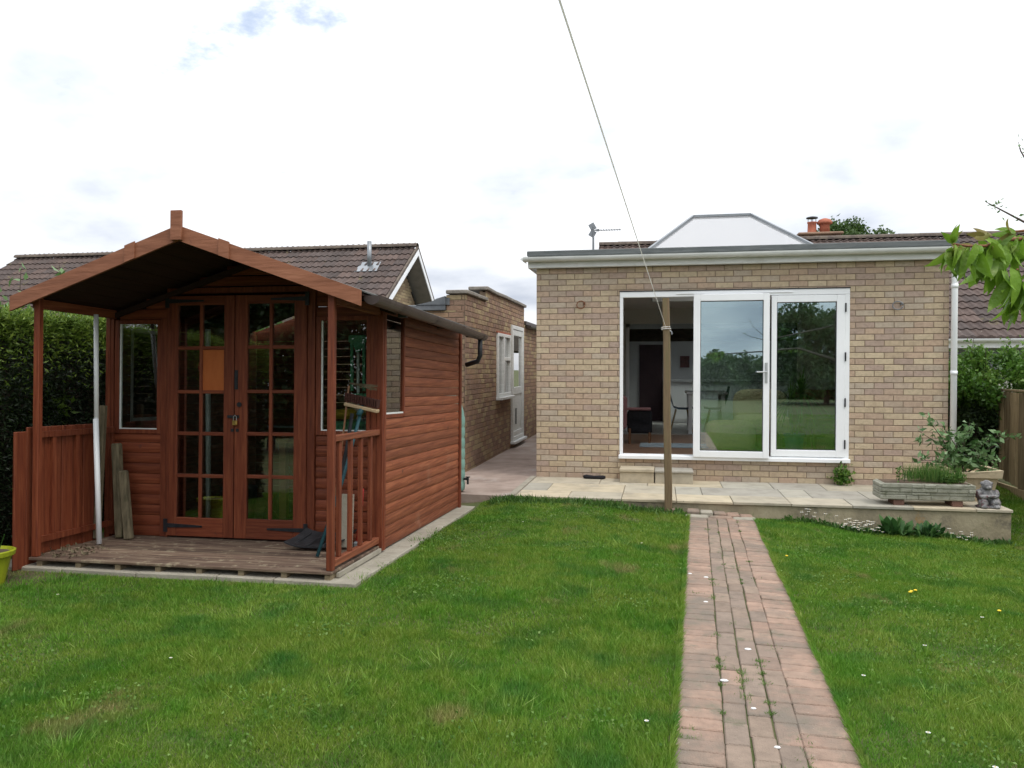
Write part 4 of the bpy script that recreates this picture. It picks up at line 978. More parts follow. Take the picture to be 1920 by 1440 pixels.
# ------------------------------------------------------------------ brick garage with the side window and door
def garage():
    t = thing('brick_garage', 'weathered brick garage with stepped coping along the concrete side path', 'building', (-3.6, 14, 0))
    X = -2.70; y0 = 10.95; y1 = 21.0
    wy = (13.12, 14.28, 1.12, 2.20); dy = (14.42, 15.66, 0.26, 2.40)
    f = lambda h: (h[0] - y0, h[1] - y0, h[2] - .1, h[3] - .1)
    brick_wall(t, (X, y0, .1), (0, 1, 0), (1, 0, 0), 4.93, 2.55, BR2, holes=[f(wy), f(dy)], mort=M['mortardark'], keyf=near)
    brick_wall(t, (X, y0 + 1.35, 2.651), (0, 1, 0), (1, 0, 0), 3.58, .17, BR2, mort=M['mortardark'], maxp=0)
    brick_wall(t, (X, y0 + 4.94, .1), (0, 1, 0), (1, 0, 0), 5.1, 2.38, BR2, mort=M['mortardark'], maxp=0)
    brick_wall(t, (X - 2.6, y0, 0.0), (1, 0, 0), (0, -1, 0), 2.59, 2.42, BR2, mort=M['mortardark'], maxp=0)
    brick_wall(t, (X - .27, y0, 2.421), (1, 0, 0), (0, -1, 0), .26, .22, BR2, mort=M['mortardark'], maxp=0)
    # copings
    for (a, b, z) in ((y0 - .04, y0 + .62, 2.655), (y0 + .63, y0 + 1.32, 2.655), (y0 + 1.30, y0 + 2.1, 2.825), (y0 + 2.11, y0 + 2.95, 2.825), (y0 + 2.96, y0 + 3.8, 2.825), (y0 + 3.81, y0 + 4.97, 2.825)):
        MB().box(X - .27, X + .05, a, b, z, z + .055, b=.01, rot=(random.gauss(0, .008), 0, 0)).build('coping_slab', M['coping'], t)
    MB().box(X - 2.65, X - .28, y0 - .05, y1, 2.42, 2.50, b=.01).build('flat_roof', M['lead'], t)
    MB().box(X - .275, X - .22, y0 - .02, y1, 2.50, 2.60).build('lead_flashing', M['lead'], t)
    MB().prism([(X - .70, 2.50), (X - .275, 2.50), (X - .275, 2.62), (X - .40, 2.585), (X - .46, 2.55)], 1, y0 - .06, y0 + .4).build('lead_flashing', M['lead'], t, fix=True)
    MB().box(X - .3, X + .04, y0 + 5.0, y1, 2.48, 2.56, b=.01).build('flat_roof', M['brownplastic'], t)
    gutter(t, 'gutter', (X + .075, y0 + 5.05, 2.47), (X + .075, y1, 2.47), .055, M['brownplastic'], clips=False, out=(1, 0, 0))
    # window (hung a little proud of the brick)
    def frame(a, b, c, d, w, name, x=X - .03, th=.07):
        mb = MB().box(x, x + th, a, a + w, c, d, b=.004).box(x, x + th, b - w, b, c, d, b=.004).box(x + .001, x + th - .001, a + w, b - w, c, c + w, b=.004).box(x + .001, x + th - .001, a + w, b - w, d - w, d, b=.004)
        return mb
    w = frame(*wy, .055, 'window'); mid = (wy[0] + wy[1]) / 2 - .06
    w.box(X - .03, X + .039, mid - .035, mid + .035, wy[2] + .056, wy[3] - .056, b=.004)
    w.box(X - .029, X + .038, mid + .036, wy[1] - .056, 1.74, 1.80, b=.004)
    wf = w.build('window', M['whitedirty'], t)
    for (a, b, c, d) in ((wy[0] + .055, mid - .035, wy[2] + .055, wy[3] - .055), (mid + .035, wy[1] - .055, 1.80, wy[3] - .055), (mid + .035, wy[1] - .055, wy[2] + .055, 1.74)):
        MB().box(X - .012, X - .006, a + .001, b - .001, c + .001, d - .001).build('pane', M['farglass'], wf)
    MB().box(X - .01, X + .11, wy[0] - .05, wy[1] + .05, wy[2] - .05, wy[2] - .002, b=.006).build('sill', M['whitedirty'], wf)
    MB().box(X + .006, X + .03, wy[0] - .03, wy[1] + .03, wy[3] + .002, wy[3] + .03).build('head_trim', M['terracotta'], wf)
    MB().box(X - .32, X - .30, wy[0], wy[1], wy[2], wy[3]).box(X - .32, X - .30, dy[0], dy[1], dy[2], dy[3]).build('net_curtain', M['plaster'], t)
    # door
    d0 = frame(*dy, .07, 'door').build('door_frame', M['whitedirty'], t)
    lf = frame(dy[0] + .075, dy[1] - .075, dy[2] + .06, dy[3] - .075, .11, 'leaf', X - .022, .05)
    lf.box(X - .021, X + .027, dy[0] + .186, dy[1] - .186, 1.12, 1.25, b=.004)
    l = lf.build('door_leaf', M['whitedirty'], t)
    MB().box(X - .01, X - .004, dy[0] + .186, dy[1] - .186, 1.251, dy[3] - .186).build('pane', M['farglass'], l)
    MB().box(X - .012, X + .008, dy[0] + .186, dy[1] - .186, dy[2] + .171, 1.119).build('door_panel', M['whitedirty'], l)
    MB().box(X + .012, X + .02, dy[0] + .45, dy[0] + .52, .55, .85).build('letter_slot', M['blackplastic'], l)
    MB().box(X - .02, X + .10, dy[0] - .04, dy[1] + .04, dy[2] - .05, dy[2] - .001, b=.006).build('sill', M['whitedirty'], d0)
garage()

# ------------------------------------------------------------------ the red summerhouse shed (leaning back slightly)
SX0, SX1, SF, SB = -4.66, -2.207, 6.11, 8.62
def board_profile(z0, z1, bulge=.0085):
    n = 5; o = []
    for i in range(n + 1):
        s = i / n; o.append((bulge * math.sin(math.pi * min(1, .12 + s * .88)) , z0 + (z1 - z0 - .004) * s))
    return o
def shed():
    t = thing('summerhouse', 'red-brown timber summerhouse shed with porch and glazed double doors', 'shed', (-2.207, 5.155, .2), rot=(R(-1.7), 0, 0))
    WX, WY, WZ = M['woodX'], M['woodY'], M['woodZ']
    # front wall boards
    def bx(name, x0, x1, z0, z1, y=SF):      # board running along x on the front
        pr = board_profile(z0, z1); poly = [(y - .003 - a, b) for a, b in pr] + [(y + .012, z1 - .004), (y + .012, z0)]
        MB().prism(poly, 0, x0, x1).build(name, WX, t, fix=True)
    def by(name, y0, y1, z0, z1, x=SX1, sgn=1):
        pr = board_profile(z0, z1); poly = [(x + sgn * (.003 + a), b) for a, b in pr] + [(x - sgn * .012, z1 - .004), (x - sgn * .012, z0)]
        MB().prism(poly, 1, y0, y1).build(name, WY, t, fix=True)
    def bxr(name, x0, x1, z0, z1, y=SB):
        MB().prism([(y + .003 + a, b) for a, b in board_profile(z0, z1)] + [(y - .012, z1 - .004), (y - .012, z0)], 0, x0, x1).build(name, WX, t, fix=True)
    pitch = .088; zb = .215
    wz0, wz1 = 1.11, 2.02
    z = zb
    while z < 1.08:
        z1 = min(z + pitch, wz0 - .005)
        bx('cladding_board', SX0 + .03, -4.105, z, z1); bx('cladding_board', -2.765, SX1 - .025, z, z1)
        z += pitch
    def xlim(z):      # where the roof underside meets height z
        f = max(0.0, (z - 2.095)) / .48
        return (-4.70 + 1.355 * f, -1.985 - 1.36 * f)
    zz_ = 2.055
    while zz_ < 2.49:
        a, b = xlim(zz_ + pitch); a = max(a, SX0 + .03); b = min(b, SX1 - .025)
        if zz_ < 2.30:
            bx('cladding_board', a, -4.108, zz_, zz_ + pitch); bx('cladding_board', -2.767, b, zz_, zz_ + pitch)
        elif b - a > .1: bx('cladding_board', a, b, zz_ + .007, zz_ + pitch)
        zz_ += pitch
    # windows either side of the doors
    def window(x0, x1, z0, z1, name='window', fr=M['woodZ'], inner=True):
        f = MB().box(x0 - .03, x0 + .012, SF - .022, SF + .02, z0 - .03, z1 + .03, b=.003).box(x1 - .012, x1 + .03, SF - .022, SF + .02, z0 - .03, z1 + .03, b=.003)
        f.box(x0 + .012, x1 - .012, SF - .021, SF + .019, z0 - .03, z0 + .006, b=.003).box(x0 + .012, x1 - .012, SF - .021, SF + .019, z1 - .004, z1 + .03, b=.003)
        o = f.build('window', fr, t)
        b = MB().box(x0 + .013, x0 + .024, SF - .012, SF + .01, z0 + .007, z1 - .005).box(x0 + .024, x1 - .013, SF - .012, SF + .01, z0 + .007, z0 + .016)
        b.build('glazing_bead', M['whitedirty'], o)
        MB().box(x0 + .013, x1 - .013, SF - .003, SF + .001, z0 + .007, z1 - .005).build('pane', M['shedglass'], o)
    window(-4.575, -4.19, wz0, wz1); window(-2.735, -2.32, wz0 + .01, wz1 + .01)
    for (x0, x1) in ((-4.16, -4.108), (-2.29, -2.235), (SX0 + .02, -4.61)):
        MB().box(x0, x1, SF - .03, SF + .02, zb, 2.06, b=.003).build('trim_board', WZ, t)
    # corner posts
    MB().box(SX1 - .03, SX1 + .022, SF - .035, SF - .004, .17, 2.16, b=.003).build('corner_trim', WZ, t)
    MB().box(SX1 + .004, SX1 + .026, SF - .003, SF + .042, .17, 2.16, b=.003).build('corner_trim', WZ, t)
    MB().box(SX0 - .022, SX0 + .02, SF - .035, SF + .03, .17, 2.16, b=.003).build('corner_trim', WZ, t)
    # door surround
    MB().box(-4.105, -4.088, SF - .03, SF + .03, zb, 2.265).box(-2.832, -2.77, SF - .03, SF + .03, zb, 2.265).box(-4.105, -2.77, SF - .031, SF + .03, 2.2655, 2.31).build('door_surround', WZ, t)
    rows = [(2.165, 1.82), (1.79, 1.452), (1.424, 1.103), (1.073, .75), (.72, .385)]
    def door(x0, x1, g0, g1, dz):
        y0, y1 = SF - .045, SF - .003
        zt, zb2 = 2.262 - .02, .228
        st = MB().box(x0, g0, y0, y1, zb2, zt, b=.003).box(g1, x1, y0, y1, zb2, zt, b=.003)
        d = st.build('door', WZ, t)
        MB().box(g0, g1, y0 + .001, y1 - .001, rows[0][0] + dz, zt, b=.003).build('rail', WX, d)
        MB().box(g0, g1, y0 + .001, y1 - .001, zb2, rows[-1][1] + dz, b=.003).build('rail', WX, d)
        mx = (g0 + g1) / 2
        MB().box(mx - .014, mx + .014, y0 + .004, y1 - .004, rows[-1][1] + dz, rows[0][0] + dz, b=.003).build('muntin', WZ, d)
        for a, b in zip(rows[:-1], rows[1:]):
            MB().box(g0, mx - .014, y0 + .005, y1 - .005, b[0] + dz, a[1] + dz, b=.003).box(mx + .014, g1, y0 + .005, y1 - .005, b[0] + dz, a[1] + dz, b=.003).build('muntin', WX, d)
        for (a, b) in rows:
            for (p, q) in ((g0, mx - .014), (mx + .014, g1)):
                if x0 < -4 and p > -3.9 and a == 1.79:
                    MB().box(p, q, SF - .03, SF - .022, b + dz, a + dz).build('board_panel', M['orange'], d)
                else:
                    o_ = MB().box(p, q, SF - .028, SF - .024, b + dz, a + dz).build('pane', M['shedglass'], d)
        return d
    dl = door(-4.085, -3.478, -3.995, -3.57, 0.0); dr = door(-3.470, -2.836, -3.36, -2.945, .006)
    # strap hinges
    def strap(x, z, s, d, L=.32):
        MB().prism([(x, z - .018), (x + s * L, z - .007), (x + s * L, z + .007), (x, z + .018)], 1, SF - .052, SF - .0455).box(x - s * .035, x, SF - .052, SF - .0455, z - .055, z + .055).build('strap_hinge', M['blackiron'], d, fix=True)
    strap(-4.075, .315, 1, dl); strap(-4.075, 2.20, 1, dl); strap(-2.85, .315, -1, dr); strap(-2.85, 2.205, -1, dr, .30)
    MB().box(-3.53, -3.425, SF - .058, SF - .046, 1.222, 1.246, b=.003).build('hasp', M['blackiron'], dr)
    MB().box(-3.50, -3.475, SF - .05, SF - .0455, 1.11, 1.135).box(-3.455, -3.43, SF - .05, SF - .0455, 1.11, 1.135).box(-3.47, -3.44, SF - .05, SF - .0455, 1.46, 1.62).build('lock_plate', M['blackiron'], dr)
    MB().tube([(-3.425, SF - .056, 1.335), (-3.425, SF - .0455, 1.335)], .02, 12).build('keyhole', M['blackiron'], dr)
    pl = MB().box(-3.47, -3.43, SF - .085, SF - .06, 1.165, 1.205, b=.004).build('padlock', M['brass'], dr)
    MB().tube([(-3.463, SF - .072, 1.205), (-3.463, SF - .072, 1.235), (-3.45, SF - .072, 1.247), (-3.437, SF - .072, 1.235), (-3.437, SF - .072, 1.205)], .004, 6).build('shackle', M['silver'], dr)
    # side wall with corner window
    z = .175; wy0, wy1, sz0, sz1 = 6.165, 6.625, 1.262, 2.085
    while z < 2.12:
        z1 = min(z + pitch, 2.14)
        mid = (z + z1) / 2
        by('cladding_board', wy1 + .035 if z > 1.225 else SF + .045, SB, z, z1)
        z += pitch
    f = MB().box(SX1 - .02, SX1 + .014, wy0 - .012, wy0 + .006, sz0 - .03, sz1 + .03).box(SX1 - .02, SX1 + .018, wy1 + .003, wy1 + .034, sz0 - .03, sz1 + .03, b=.003)
    f.box(SX1 - .02, SX1 + .013, wy0 + .006, wy1 + .003, sz1, sz1 + .03).box(SX1 - .02, SX1 + .014, wy0 + .006, wy1 + .003, sz0 - .03, sz0)
    w = f.build('window', WZ, t)
    MB().box(SX1 - .002, SX1 + .012, wy0 + .007, wy1 + .002, sz0 + .0005, sz0 + .014).build('glazing_bead', M['whitedirty'], w)
    MB().box(SX1 - .004, SX1, wy0 + .007, wy1 + .002, sz0 + .015, sz1 - .001).build('pane', M['shedglass'], w)
    MB().box(SX1 + .006, SX1 + .03, SB - .04, SB + .02, .14, 2.14, b=.003).build('corner_trim', WZ, t)
    MB().box(SX1 - .05, SX1 - .045, wy0 - .02, wy0 + .38, sz0, sz1).build('curtain', M['whitedirty'], t)
    # left and rear walls
    z = .175
    while z < 2.12:
        z1 = min(z + pitch, 2.14)
        if 1.20 < (z + z1) / 2 < 2.0: 
            by('cladding_board', SF + .03, SF + .25, z, z1, SX0, -1); by('cladding_board', SF + .75, SB, z, z1, SX0, -1)
        else: by('cladding_board', SF + .03, SB, z, z1, SX0, -1)
        bxr('cladding_board', SX0 + .02, SX1 - .02, z, z1); z += pitch
    wl = MB().box(SX0 - .015, SX0 + .02, SF + .25, SF + .28, 1.17, 2.0).box(SX0 - .015, SX0 + .02, SF + .72, SF + .75, 1.17, 2.0).box(SX0 - .014, SX0 + .019, SF + .28, SF + .72, 1.97, 2.0).box(SX0 - .014, SX0 + .019, SF + .28, SF + .72, 1.17, 1.2).build('window', M['whitedirty'], t)
    MB().box(SX0 - .002, SX0 + .002, SF + .28, SF + .72, 1.2, 1.97).build('pane', M['shedglass'], wl)
    MB().prism([(SX0, 2.1), (SX1, 2.1), (SX1, 2.13), (-3.34, 2.56), (SX0, 2.13)], 1, SB - .01, SB + .01).build('rear_gable', WX, t, fix=True)
    # floor and interior lining
    MB().box(SX0 + .02, SX1 - .02, SF + .02, SB - .02, .16, .20).build('interior_floor', M['deck'], t)
    # roof
    rx, rzt = -3.345, 2.615; xl, xr = -4.70, -1.985; ze = 2.135; yf, yb = 5.08, 8.50
    for (xa, sg) in ((xl, 1), (xr, -1)):
        n = 9
        for i in range(n):
            a = i / n; b = (i + 1) / n - .004
            x0, x1 = xa + (rx - xa) * a, xa + (rx - xa) * b; z0, z1 = ze - .035 + (rzt - ze) * a, ze - .035 + (rzt - ze) * b
            MB().prism([(x0, z0), (x1, z1), (x1, z1 + .016), (x0, z0 + .016)], 1, yf + .02, yb).build('roof_board', M['shadesoffit'], t, fix=True)
        m = MB().prism([(xa - sg * .02, ze - .017), (rx, rzt - .017), (rx, rzt - .008), (xa - sg * .02, ze - .008)], 1, yf + .012, yb + .03)
        m.build('roof_felt', M['felt'], t, fix=True)
    for y in (6.0, 7.3): MB().prism([(xl + .1, 2.10), (rx, 2.515), (xr - .1, 2.10), (xr - .1, 2.06), (rx, 2.47), (xl + .1, 2.06)], 1, y + .05, y + .09).build('rafter', M['shadesoffit'], t, fix=True)
    # barge boards, cover strips, finial
    bw = .108
    for (xa, nm) in ((xl, 0), (xr, 1)):
        MB().prism([(xa, ze), (rx, rzt), (rx, rzt - bw), (xa, ze - bw)], 1, yf - .022, yf).build('barge_board', M['barge'], t, fix=True)
    for xc in (-3.715, -2.985):
        zc = ze + (rzt - ze) * (1 - abs(xc - rx) / (rx - xl if xc < rx else xr - rx)); sl = (rzt - ze) / (rx - xl if xc < rx else xr - rx) * (1 if xc < rx else -1)
        w = .04
        MB().prism([(xc - w, zc - w * sl + .010), (xc + w, zc + w * sl + .010), (xc + w, zc + w * sl - bw - .002), (xc - w, zc - w * sl - bw - .002)], 1, yf - .034, yf - .0225).build('cover_strip', M['barge'], t, fix=True)
    MB().box(rx - .042, rx + .042, yf - .048, yf - .0225, 2.505, 2.715, b=.003).build('finial', M['barge'], t)
    # posts and porch sides
    for x in (SX1 - .022, -4.545): MB().box(x - .024, x + .024, 5.14, 5.185, .214, 2.16, b=.004).build('porch_post', WZ, t)
    for x in (SX1 - .02, SX0 + .06): MB().box(x - .02, x + .02, 5.186, SF - .036, 2.06, 2.13).build('porch_plate', WY, t)
    # right balustrade
    MB().box(SX1 - .045, SX1 + .002, 5.187, SF - .037, 1.10, 1.145, b=.004).build('handrail', WY, t)
    MB().box(SX1 - .045, SX1 + .002, 5.187, SF - .037, .235, .285, b=.004).build('bottom_rail', WY, t)
    for i in range(4):
        y = 5.30 + .205 * i
        MB().box(SX1 - .035, SX1 - .008, y - .022, y + .022, .286, 1.099, b=.003).build('baluster', WZ, t)
    # left screen of upright boards
    for i in range(8):
        y = 5.02 + .118 * i
        MB().box(-4.625, -4.607 - .004 * (i % 2), y, y + .112, .13, 1.17 + (.0 if i else -.03), b=.004).build('screen_board', M['woodZ'], t)
    MB().box(-4.606, -4.575, 5.19, 6.06, 1.09, 1.135).build('screen_rail', WZ, t)
    MB().box(-4.606, -4.575, 5.19, 6.06, .3, .345).build('screen_rail', WZ, t)
    for i in range(3): MB().box(-4.606, -4.58, 5.36 + .25 * i, 5.40 + .25 * i, .346, 1.089).build('screen_batten', WZ, t)
    # deck
    y = 5.125; i = 0
    while y < 6.06:
        x0 = -4.60 + (random.uniform(0, .03)); mb = MB().box(x0, SX1 - .0, y, y + .136, .192 - .002 * (i % 2), .213, b=.004)
        mb.build('deck_board', M['deck'] if i else M['deck'], t); y += .1405; i += 1
    for x in np.linspace(-4.50, -2.24, 8):
        MB().box(x - .022, x + .022, 5.14, 6.08, .140, .190, b=.002).build('bearer', M['deckcut'], t)
    # gutter along the right eaves with elbow
    gx = xr + .05
    g = gutter(t, 'gutter', (gx, yf + .06, ze - .03), (gx, yb + .12, ze - .06), .062, M['brownplastic'], clips=True, out=(1, 0, 0))
    for y in (5.9, 7.0, 8.1): MB().box(gx - .07, gx + .0, y, y + .03, ze - .11, ze - .05).build('gutter_bracket', M['blackplastic'], g)
    MB().tube([(gx, yb - .02, ze - .07), (gx, yb - .02, ze - .29), (gx - .03, yb + .0, ze - .35), (gx - .17, yb + .04, ze - .39)], .027, 10).build('downpipe', M['blackplastic'], g, smooth=True)
shed()

# slabs the shed stands on
def shed_base():
    t = thing('slab_edging', 'grey slab edging around the red summerhouse', 'paving', (-3.4, 5.2, .1))
    xs = [-4.88, -4.28, -3.68, -3.05, -2.62, -2.02]
    for a, b in zip(xs[:-1], xs[1:]):
        zt = .150 + .006 * random.random(); MB().box(a + .004, b - .004, 5.095, 5.40, zt - .042, zt, b=.006, rot=(0, random.gauss(0, .006), random.gauss(0, .004))).build('slab', M['kerb'], t)
    ys = [5.41, 5.98, 6.6, 7.2, 7.8, 8.35, 8.75]
    for i, (a, b) in enumerate(zip(ys[:-1], ys[1:])):
        zt = .145 - .026 * (a - 5.2) ; sl = -.026
        MB().box(-2.25, -2.02 - .004 * i, a + .004, b - .004, zt - .042, zt, b=.006, rot=(sl, random.gauss(0, .01), random.gauss(0, .006))).build('slab', M['kerb'], t)
    MB().box(-4.9, -2.26, 5.41, 8.6, .0, .098).build('hardcore', M['earth'], t)
    MB().beam((-2.19, 5.20, .175), (-2.19, 6.05, .158), .02, .03).build('packing_batten', M['kerb'], t)
shed_base()
tag(MB().box(-4.95, -4.2, 4.6, 4.98, gz1(-4.6, 4.8) - .02, gz1(-4.6, 4.8) + .012).v and MB().add([(-5.05, 4.62, gz1(-5, 4.6) + .004), (-4.3, 4.66, gz1(-4.3, 4.7) + .004), (-4.1, 5.08, gz1(-4.1, 5.05) + .006), (-5.1, 5.08, gz1(-5.1, 5.05) + .006)], [(0, 1, 2, 3)]).build('bare_soil', M['earth']), kind='structure')

# ------------------------------------------------------------------ things on and in the shed
def leaning_pole():
    mb = MB().tube([(-4.405, 5.66, .205), (-4.47, 5.72, 1.2)], .021, 12).tube([(-4.467, 5.722, 1.16), (-4.52, 5.80, 2.045)], .0185, 12)
    tag(mb.build('plastic_pipe', M['white'], smooth=True), 'tall white plastic pipe leaning upright in the shed porch', 'pipe')
leaning_pole()
t = MB().box(-4.585, -4.535, 5.86, 5.90, .20, 1.30, b=.004, rot=(R(-2.5), R(2), 0)); tag(t.build('timber_batten', M['oldwood']), 'tall pale timber batten standing directly behind the white pipe', 'timber', 'old timbers leaning in the shed porch')
t = MB().box(-4.49, -4.42, 5.93, 6.0, .19, .98, b=.012, rot=(R(-4), R(-5), 0)); tag(t.build('old_post', M['oldwood']), 'dark mossy fence post leaning between the white pipe and the shorter post', 'timber', 'old timbers leaning in the shed porch')
t = MB().box(-4.395, -4.325, 5.90, 5.96, .185, .76, b=.012, rot=(R(-6), R(-9), 0)); tag(t.build('old_post', M['oldwood']), 'shortest mossy post leaning on the shed front wall, right of the others', 'timber', 'old timbers leaning in the shed porch')
def leaves_litter():
    rng = np.random.RandomState(8)
    P = np.stack([rng.uniform(-4.58, -4.2, 120), rng.uniform(5.15, 5.55, 120), np.full(120, .216)], -1)
    tag(leafobj('leaf_litter', P, .03, M['oldwood'], None, rng, aspect=.6), 'dry dead leaves on the porch deck beside the left screen', 'leaves', kind='stuff')
leaves_litter()
def shovel():
    t = thing('snow_shovel', 'black plastic snow shovel lying on the porch deck by the right door', 'shovel', (-2.6, 5.85, .2))
    # scoop: curved blade
    P = []; F = []; n = 8
    for j in range(n + 1):
        s = j / n; x = -2.86 + .42 * s
        for i in range(5):
            q = i / 4; y = 5.74 + .30 * q + .02 * s; z = .222 + .012 + .06 * q * q + (.035 * (abs(s - .5) * 2) ** 3) - .01 * q
            P.append((x + .05 * q, y, z))
    for j in range(n):
        for i in range(4): k = j * 5 + i; F.append((k, k + 1, k + 6, k + 5))
    Q = [(a, b, c - .012) for a, b, c in P]; m = len(P); G = [tuple(i + m for i in reversed(f)) for f in F]
    rim = [(j * 5, (j + 1) * 5, (j + 1) * 5 + m, j * 5 + m) for j in range(n)] + [(j * 5 + 4 + m, (j + 1) * 5 + 4 + m, (j + 1) * 5 + 4, j * 5 + 4) for j in range(n)] + [(i, i + m, i + 1 + m, i + 1) for i in range(4)] + [(n * 5 + i + 1, n * 5 + i + 1 + m, n * 5 + i + m, n * 5 + i) for i in range(4)]
    MB().add(P + Q, F + G + rim).build('blade', M['blackplastic'], t, fix=True)
    for k in range(3): MB().tube([(-2.80 + .12 * k, 5.76, .236), (-2.75 + .12 * k, 6.0, .285)], .006, 5).build('rib', M['blackplastic'], t)
    MB().tube([(-2.585, 5.83, .245), (-2.555, 5.90, .38), (-2.44, 5.97, .95), (-2.40, 6.0, 1.25)], [.02, .016, .015, .015], 8).build('handle', M['blackplastic'], t, smooth=True)
shovel()
def broom():
    t = thing('yard_broom', 'wide brown bristle yard broom standing head-up on a teal handle behind the balustrade', 'broom', (-2.4, 5.6, .2))
    MB().tube([(-2.50, 5.55, .21), (-2.40, 5.80, .75), (-2.30, 5.98, 1.33)], .013, 8).build('handle', M['teal'], t, smooth=True)
    MB().box(-2.45, -2.17, 5.94, 6.0, 1.285, 1.312, b=.005, rot=(0, R(12), 0)).build('head', M['palewood'], t)
    bm = MB()
    for i in range(16):
        x = -2.44 + .0175 * i; z = 1.333 - (x + 2.31) * .21
        for j in range(3): bm.tube([(x, 5.952 + .018 * j, z - .01), (x + random.gauss(0, .004), 5.95 + .02 * j, z + .055)], [.007, .010], 5)
    bm.build('bristles', M['bristle'], t)
    MB().tube([(-2.32, 5.93, 1.24), (-2.30, 5.97, 1.30)], .022, 8).build('socket', M['teal'], t, smooth=True)
broom()
def brush2():
    t = thing('hand_rake', 'dry twiggy besom head sticking out above the broom by the corner window', 'rake', (-2.25, 5.95, 1.3))
    bm = MB()
    for i in range(22):
        a = random.uniform(-.3, .3); bm.tube([(-2.42, 5.98, 1.49 + a * .02), (-2.30, 5.96, 1.475 + a * .04), (-2.20 + random.uniform(-.02, .03), 5.95 + a * .05, 1.455 + a * .08)], .0016, 3)
    bm.build('twigs', M['oldwood'], t)
    MB().tube([(-2.42, 5.98, 1.47), (-2.46, 5.90, .9), (-2.50, 5.75, .215)], .008, 6).build('handle', M['brownwood'], t)
brush2()
def strimmer():
    t = thing('red_hand_tool', 'red and grey hand tool standing low behind the last baluster', 'tool', (-2.32, 5.95, .2))
    MB().tube([(-2.33, 5.94, .22), (-2.32, 5.95, .40), (-2.31, 5.96, .66)], [.022, .017, .020], 8).build('grip', M['redplastic'], t, smooth=True)
    MB().tube([(-2.31, 5.96, .66), (-2.31, 5.96, .72)], .012, 8).build('cap', M['silver'], t)
    MB().box(-2.36, -2.30, 5.90, 5.97, .205, .25, b=.01).build('guard', M['greymetal'], t)
strimmer()
MBp = MB().box(-2.46, -2.36, 5.90, 5.92, .205, .62, b=.003, rot=(R(-6), 0, 0)); tag(MBp.build('paving_offcut', M['kerb']), 'pale grey flat board standing against the shed wall behind the balusters', 'board')
# inside the shed
def green_rack():
    t = thing('plastic_rack', 'green plastic frame with upright bars inside the right shed window', 'rack', (-2.42, 6.3, 1.0))
    for (x) in (-2.505, -2.40): MB().box(x - .012, x + .012, 6.25, 6.27, 1.42, 1.83, b=.003).build('bar', M['green'], t)
    MB().box(-2.53, -2.37, 6.245, 6.275, 1.82, 1.88, b=.005).build('head', M['green'], t)
    MB().prism([(-2.50, 1.825), (-2.40, 1.825), (-2.435, 1.74), (-2.465, 1.74)], 1, 6.248, 6.272).build('web', M['green'], t, fix=True)
    MB().tube([(-2.452, 6.26, .22), (-2.452, 6.26, 1.76)], .012, 8).build('handle', M['whitedirty'], t)
    MB().box(-2.53, -2.37, 6.245, 6.275, 1.36, 1.40, b=.005).build('lower_bar', M['green'], t)
green_rack()
def shed_contents():
    tag(MB().tube([(-3.93, 6.45, .2), (-3.90, 6.42, 1.95)], .022, 10).build('white_pole', M['whitedirty'], smooth=True), 'white pole standing inside behind the left glazed door', 'pole', 'white poles inside the shed')
    tag(MB().tube([(-3.10, 6.50, .55), (-3.08, 6.45, 1.10)], .018, 10).build('white_pole', M['whitedirty'], smooth=True), 'short white pole inside behind the right glazed door', 'pole', 'white poles inside the shed')
    tag(MB().ell((-3.90, 6.35, 1.62), (.05, .05, .06), 14, 10).build('red_ball', M['redplastic'], smooth=True), 'small red ball hanging behind the second left pane of the left door', 'ball')
    b = MB()
    for i in range(9): b.ell((-2.98 + .05 * math.sin(i * 2), 6.42 + .03 * math.cos(i * 3), 1.16 + .02 * i), (.09 - .004 * i, .07, .05), 10, 6)
    tag(b.build('yellow_bag', M['yellowplastic'], smooth=True), 'crumpled yellow bag behind the right glazed door', 'bag')
    tag(MB().box(-2.72, -2.25, 6.35, 6.8, 1.02, 1.16, b=.02).build('green_crate', M['green']), 'green crate inside the shed behind the right window', 'crate')
    t = thing('shed_shelf', 'timber workbench inside the shed behind the right window', 'bench', (-2.6, 6.6, .2))
    MB().box(-3.2, -2.23, 6.32, 6.9, .97, 1.0).build('top', M['brownwood'], t)
    for x in (-3.17, -2.27): MB().box(x - .03, x + .03, 6.34, 6.40, .2, .97).build('leg', M['brownwood'], t)
    tag(MB().box(-2.72, -2.5, 6.34, 6.6, 1.18, 1.26, b=.03).build('yellow_box', M['yellowplastic']), 'yellow case on top of the green crate inside the shed', 'box')
    tag(MB().lathe((-3.72, 6.6, .2), [(.14, 0), (.16, .32), (.165, .34)], 16).build('dark_bucket', M['blackplastic'], smooth=True), 'dark bucket on the shed floor behind the left door', 'bucket')
    t = thing('lawn_mower', 'dark lawn mower parked inside behind the right door', 'mower', (-3.2, 6.8, .2))
    MB().box(-3.4, -3.0, 6.55, 7.1, .28, .5, b=.06).build('deck', M['blackplastic'], t)
    for x in (-3.42, -2.98):
        for y in (6.6, 7.05): MB().tube([(x - .02, y, .29), (x + .02, y, .29)], .09, 14).build('wheel', M['blackiron'], t)
    MB().tube([(-3.35, 7.0, .5), (-3.35, 6.45, 1.1), (-3.05, 6.45, 1.1), (-3.05, 7.0, .5)], .012, 6).build('handle', M['greymetal'], t)
shed_contents()

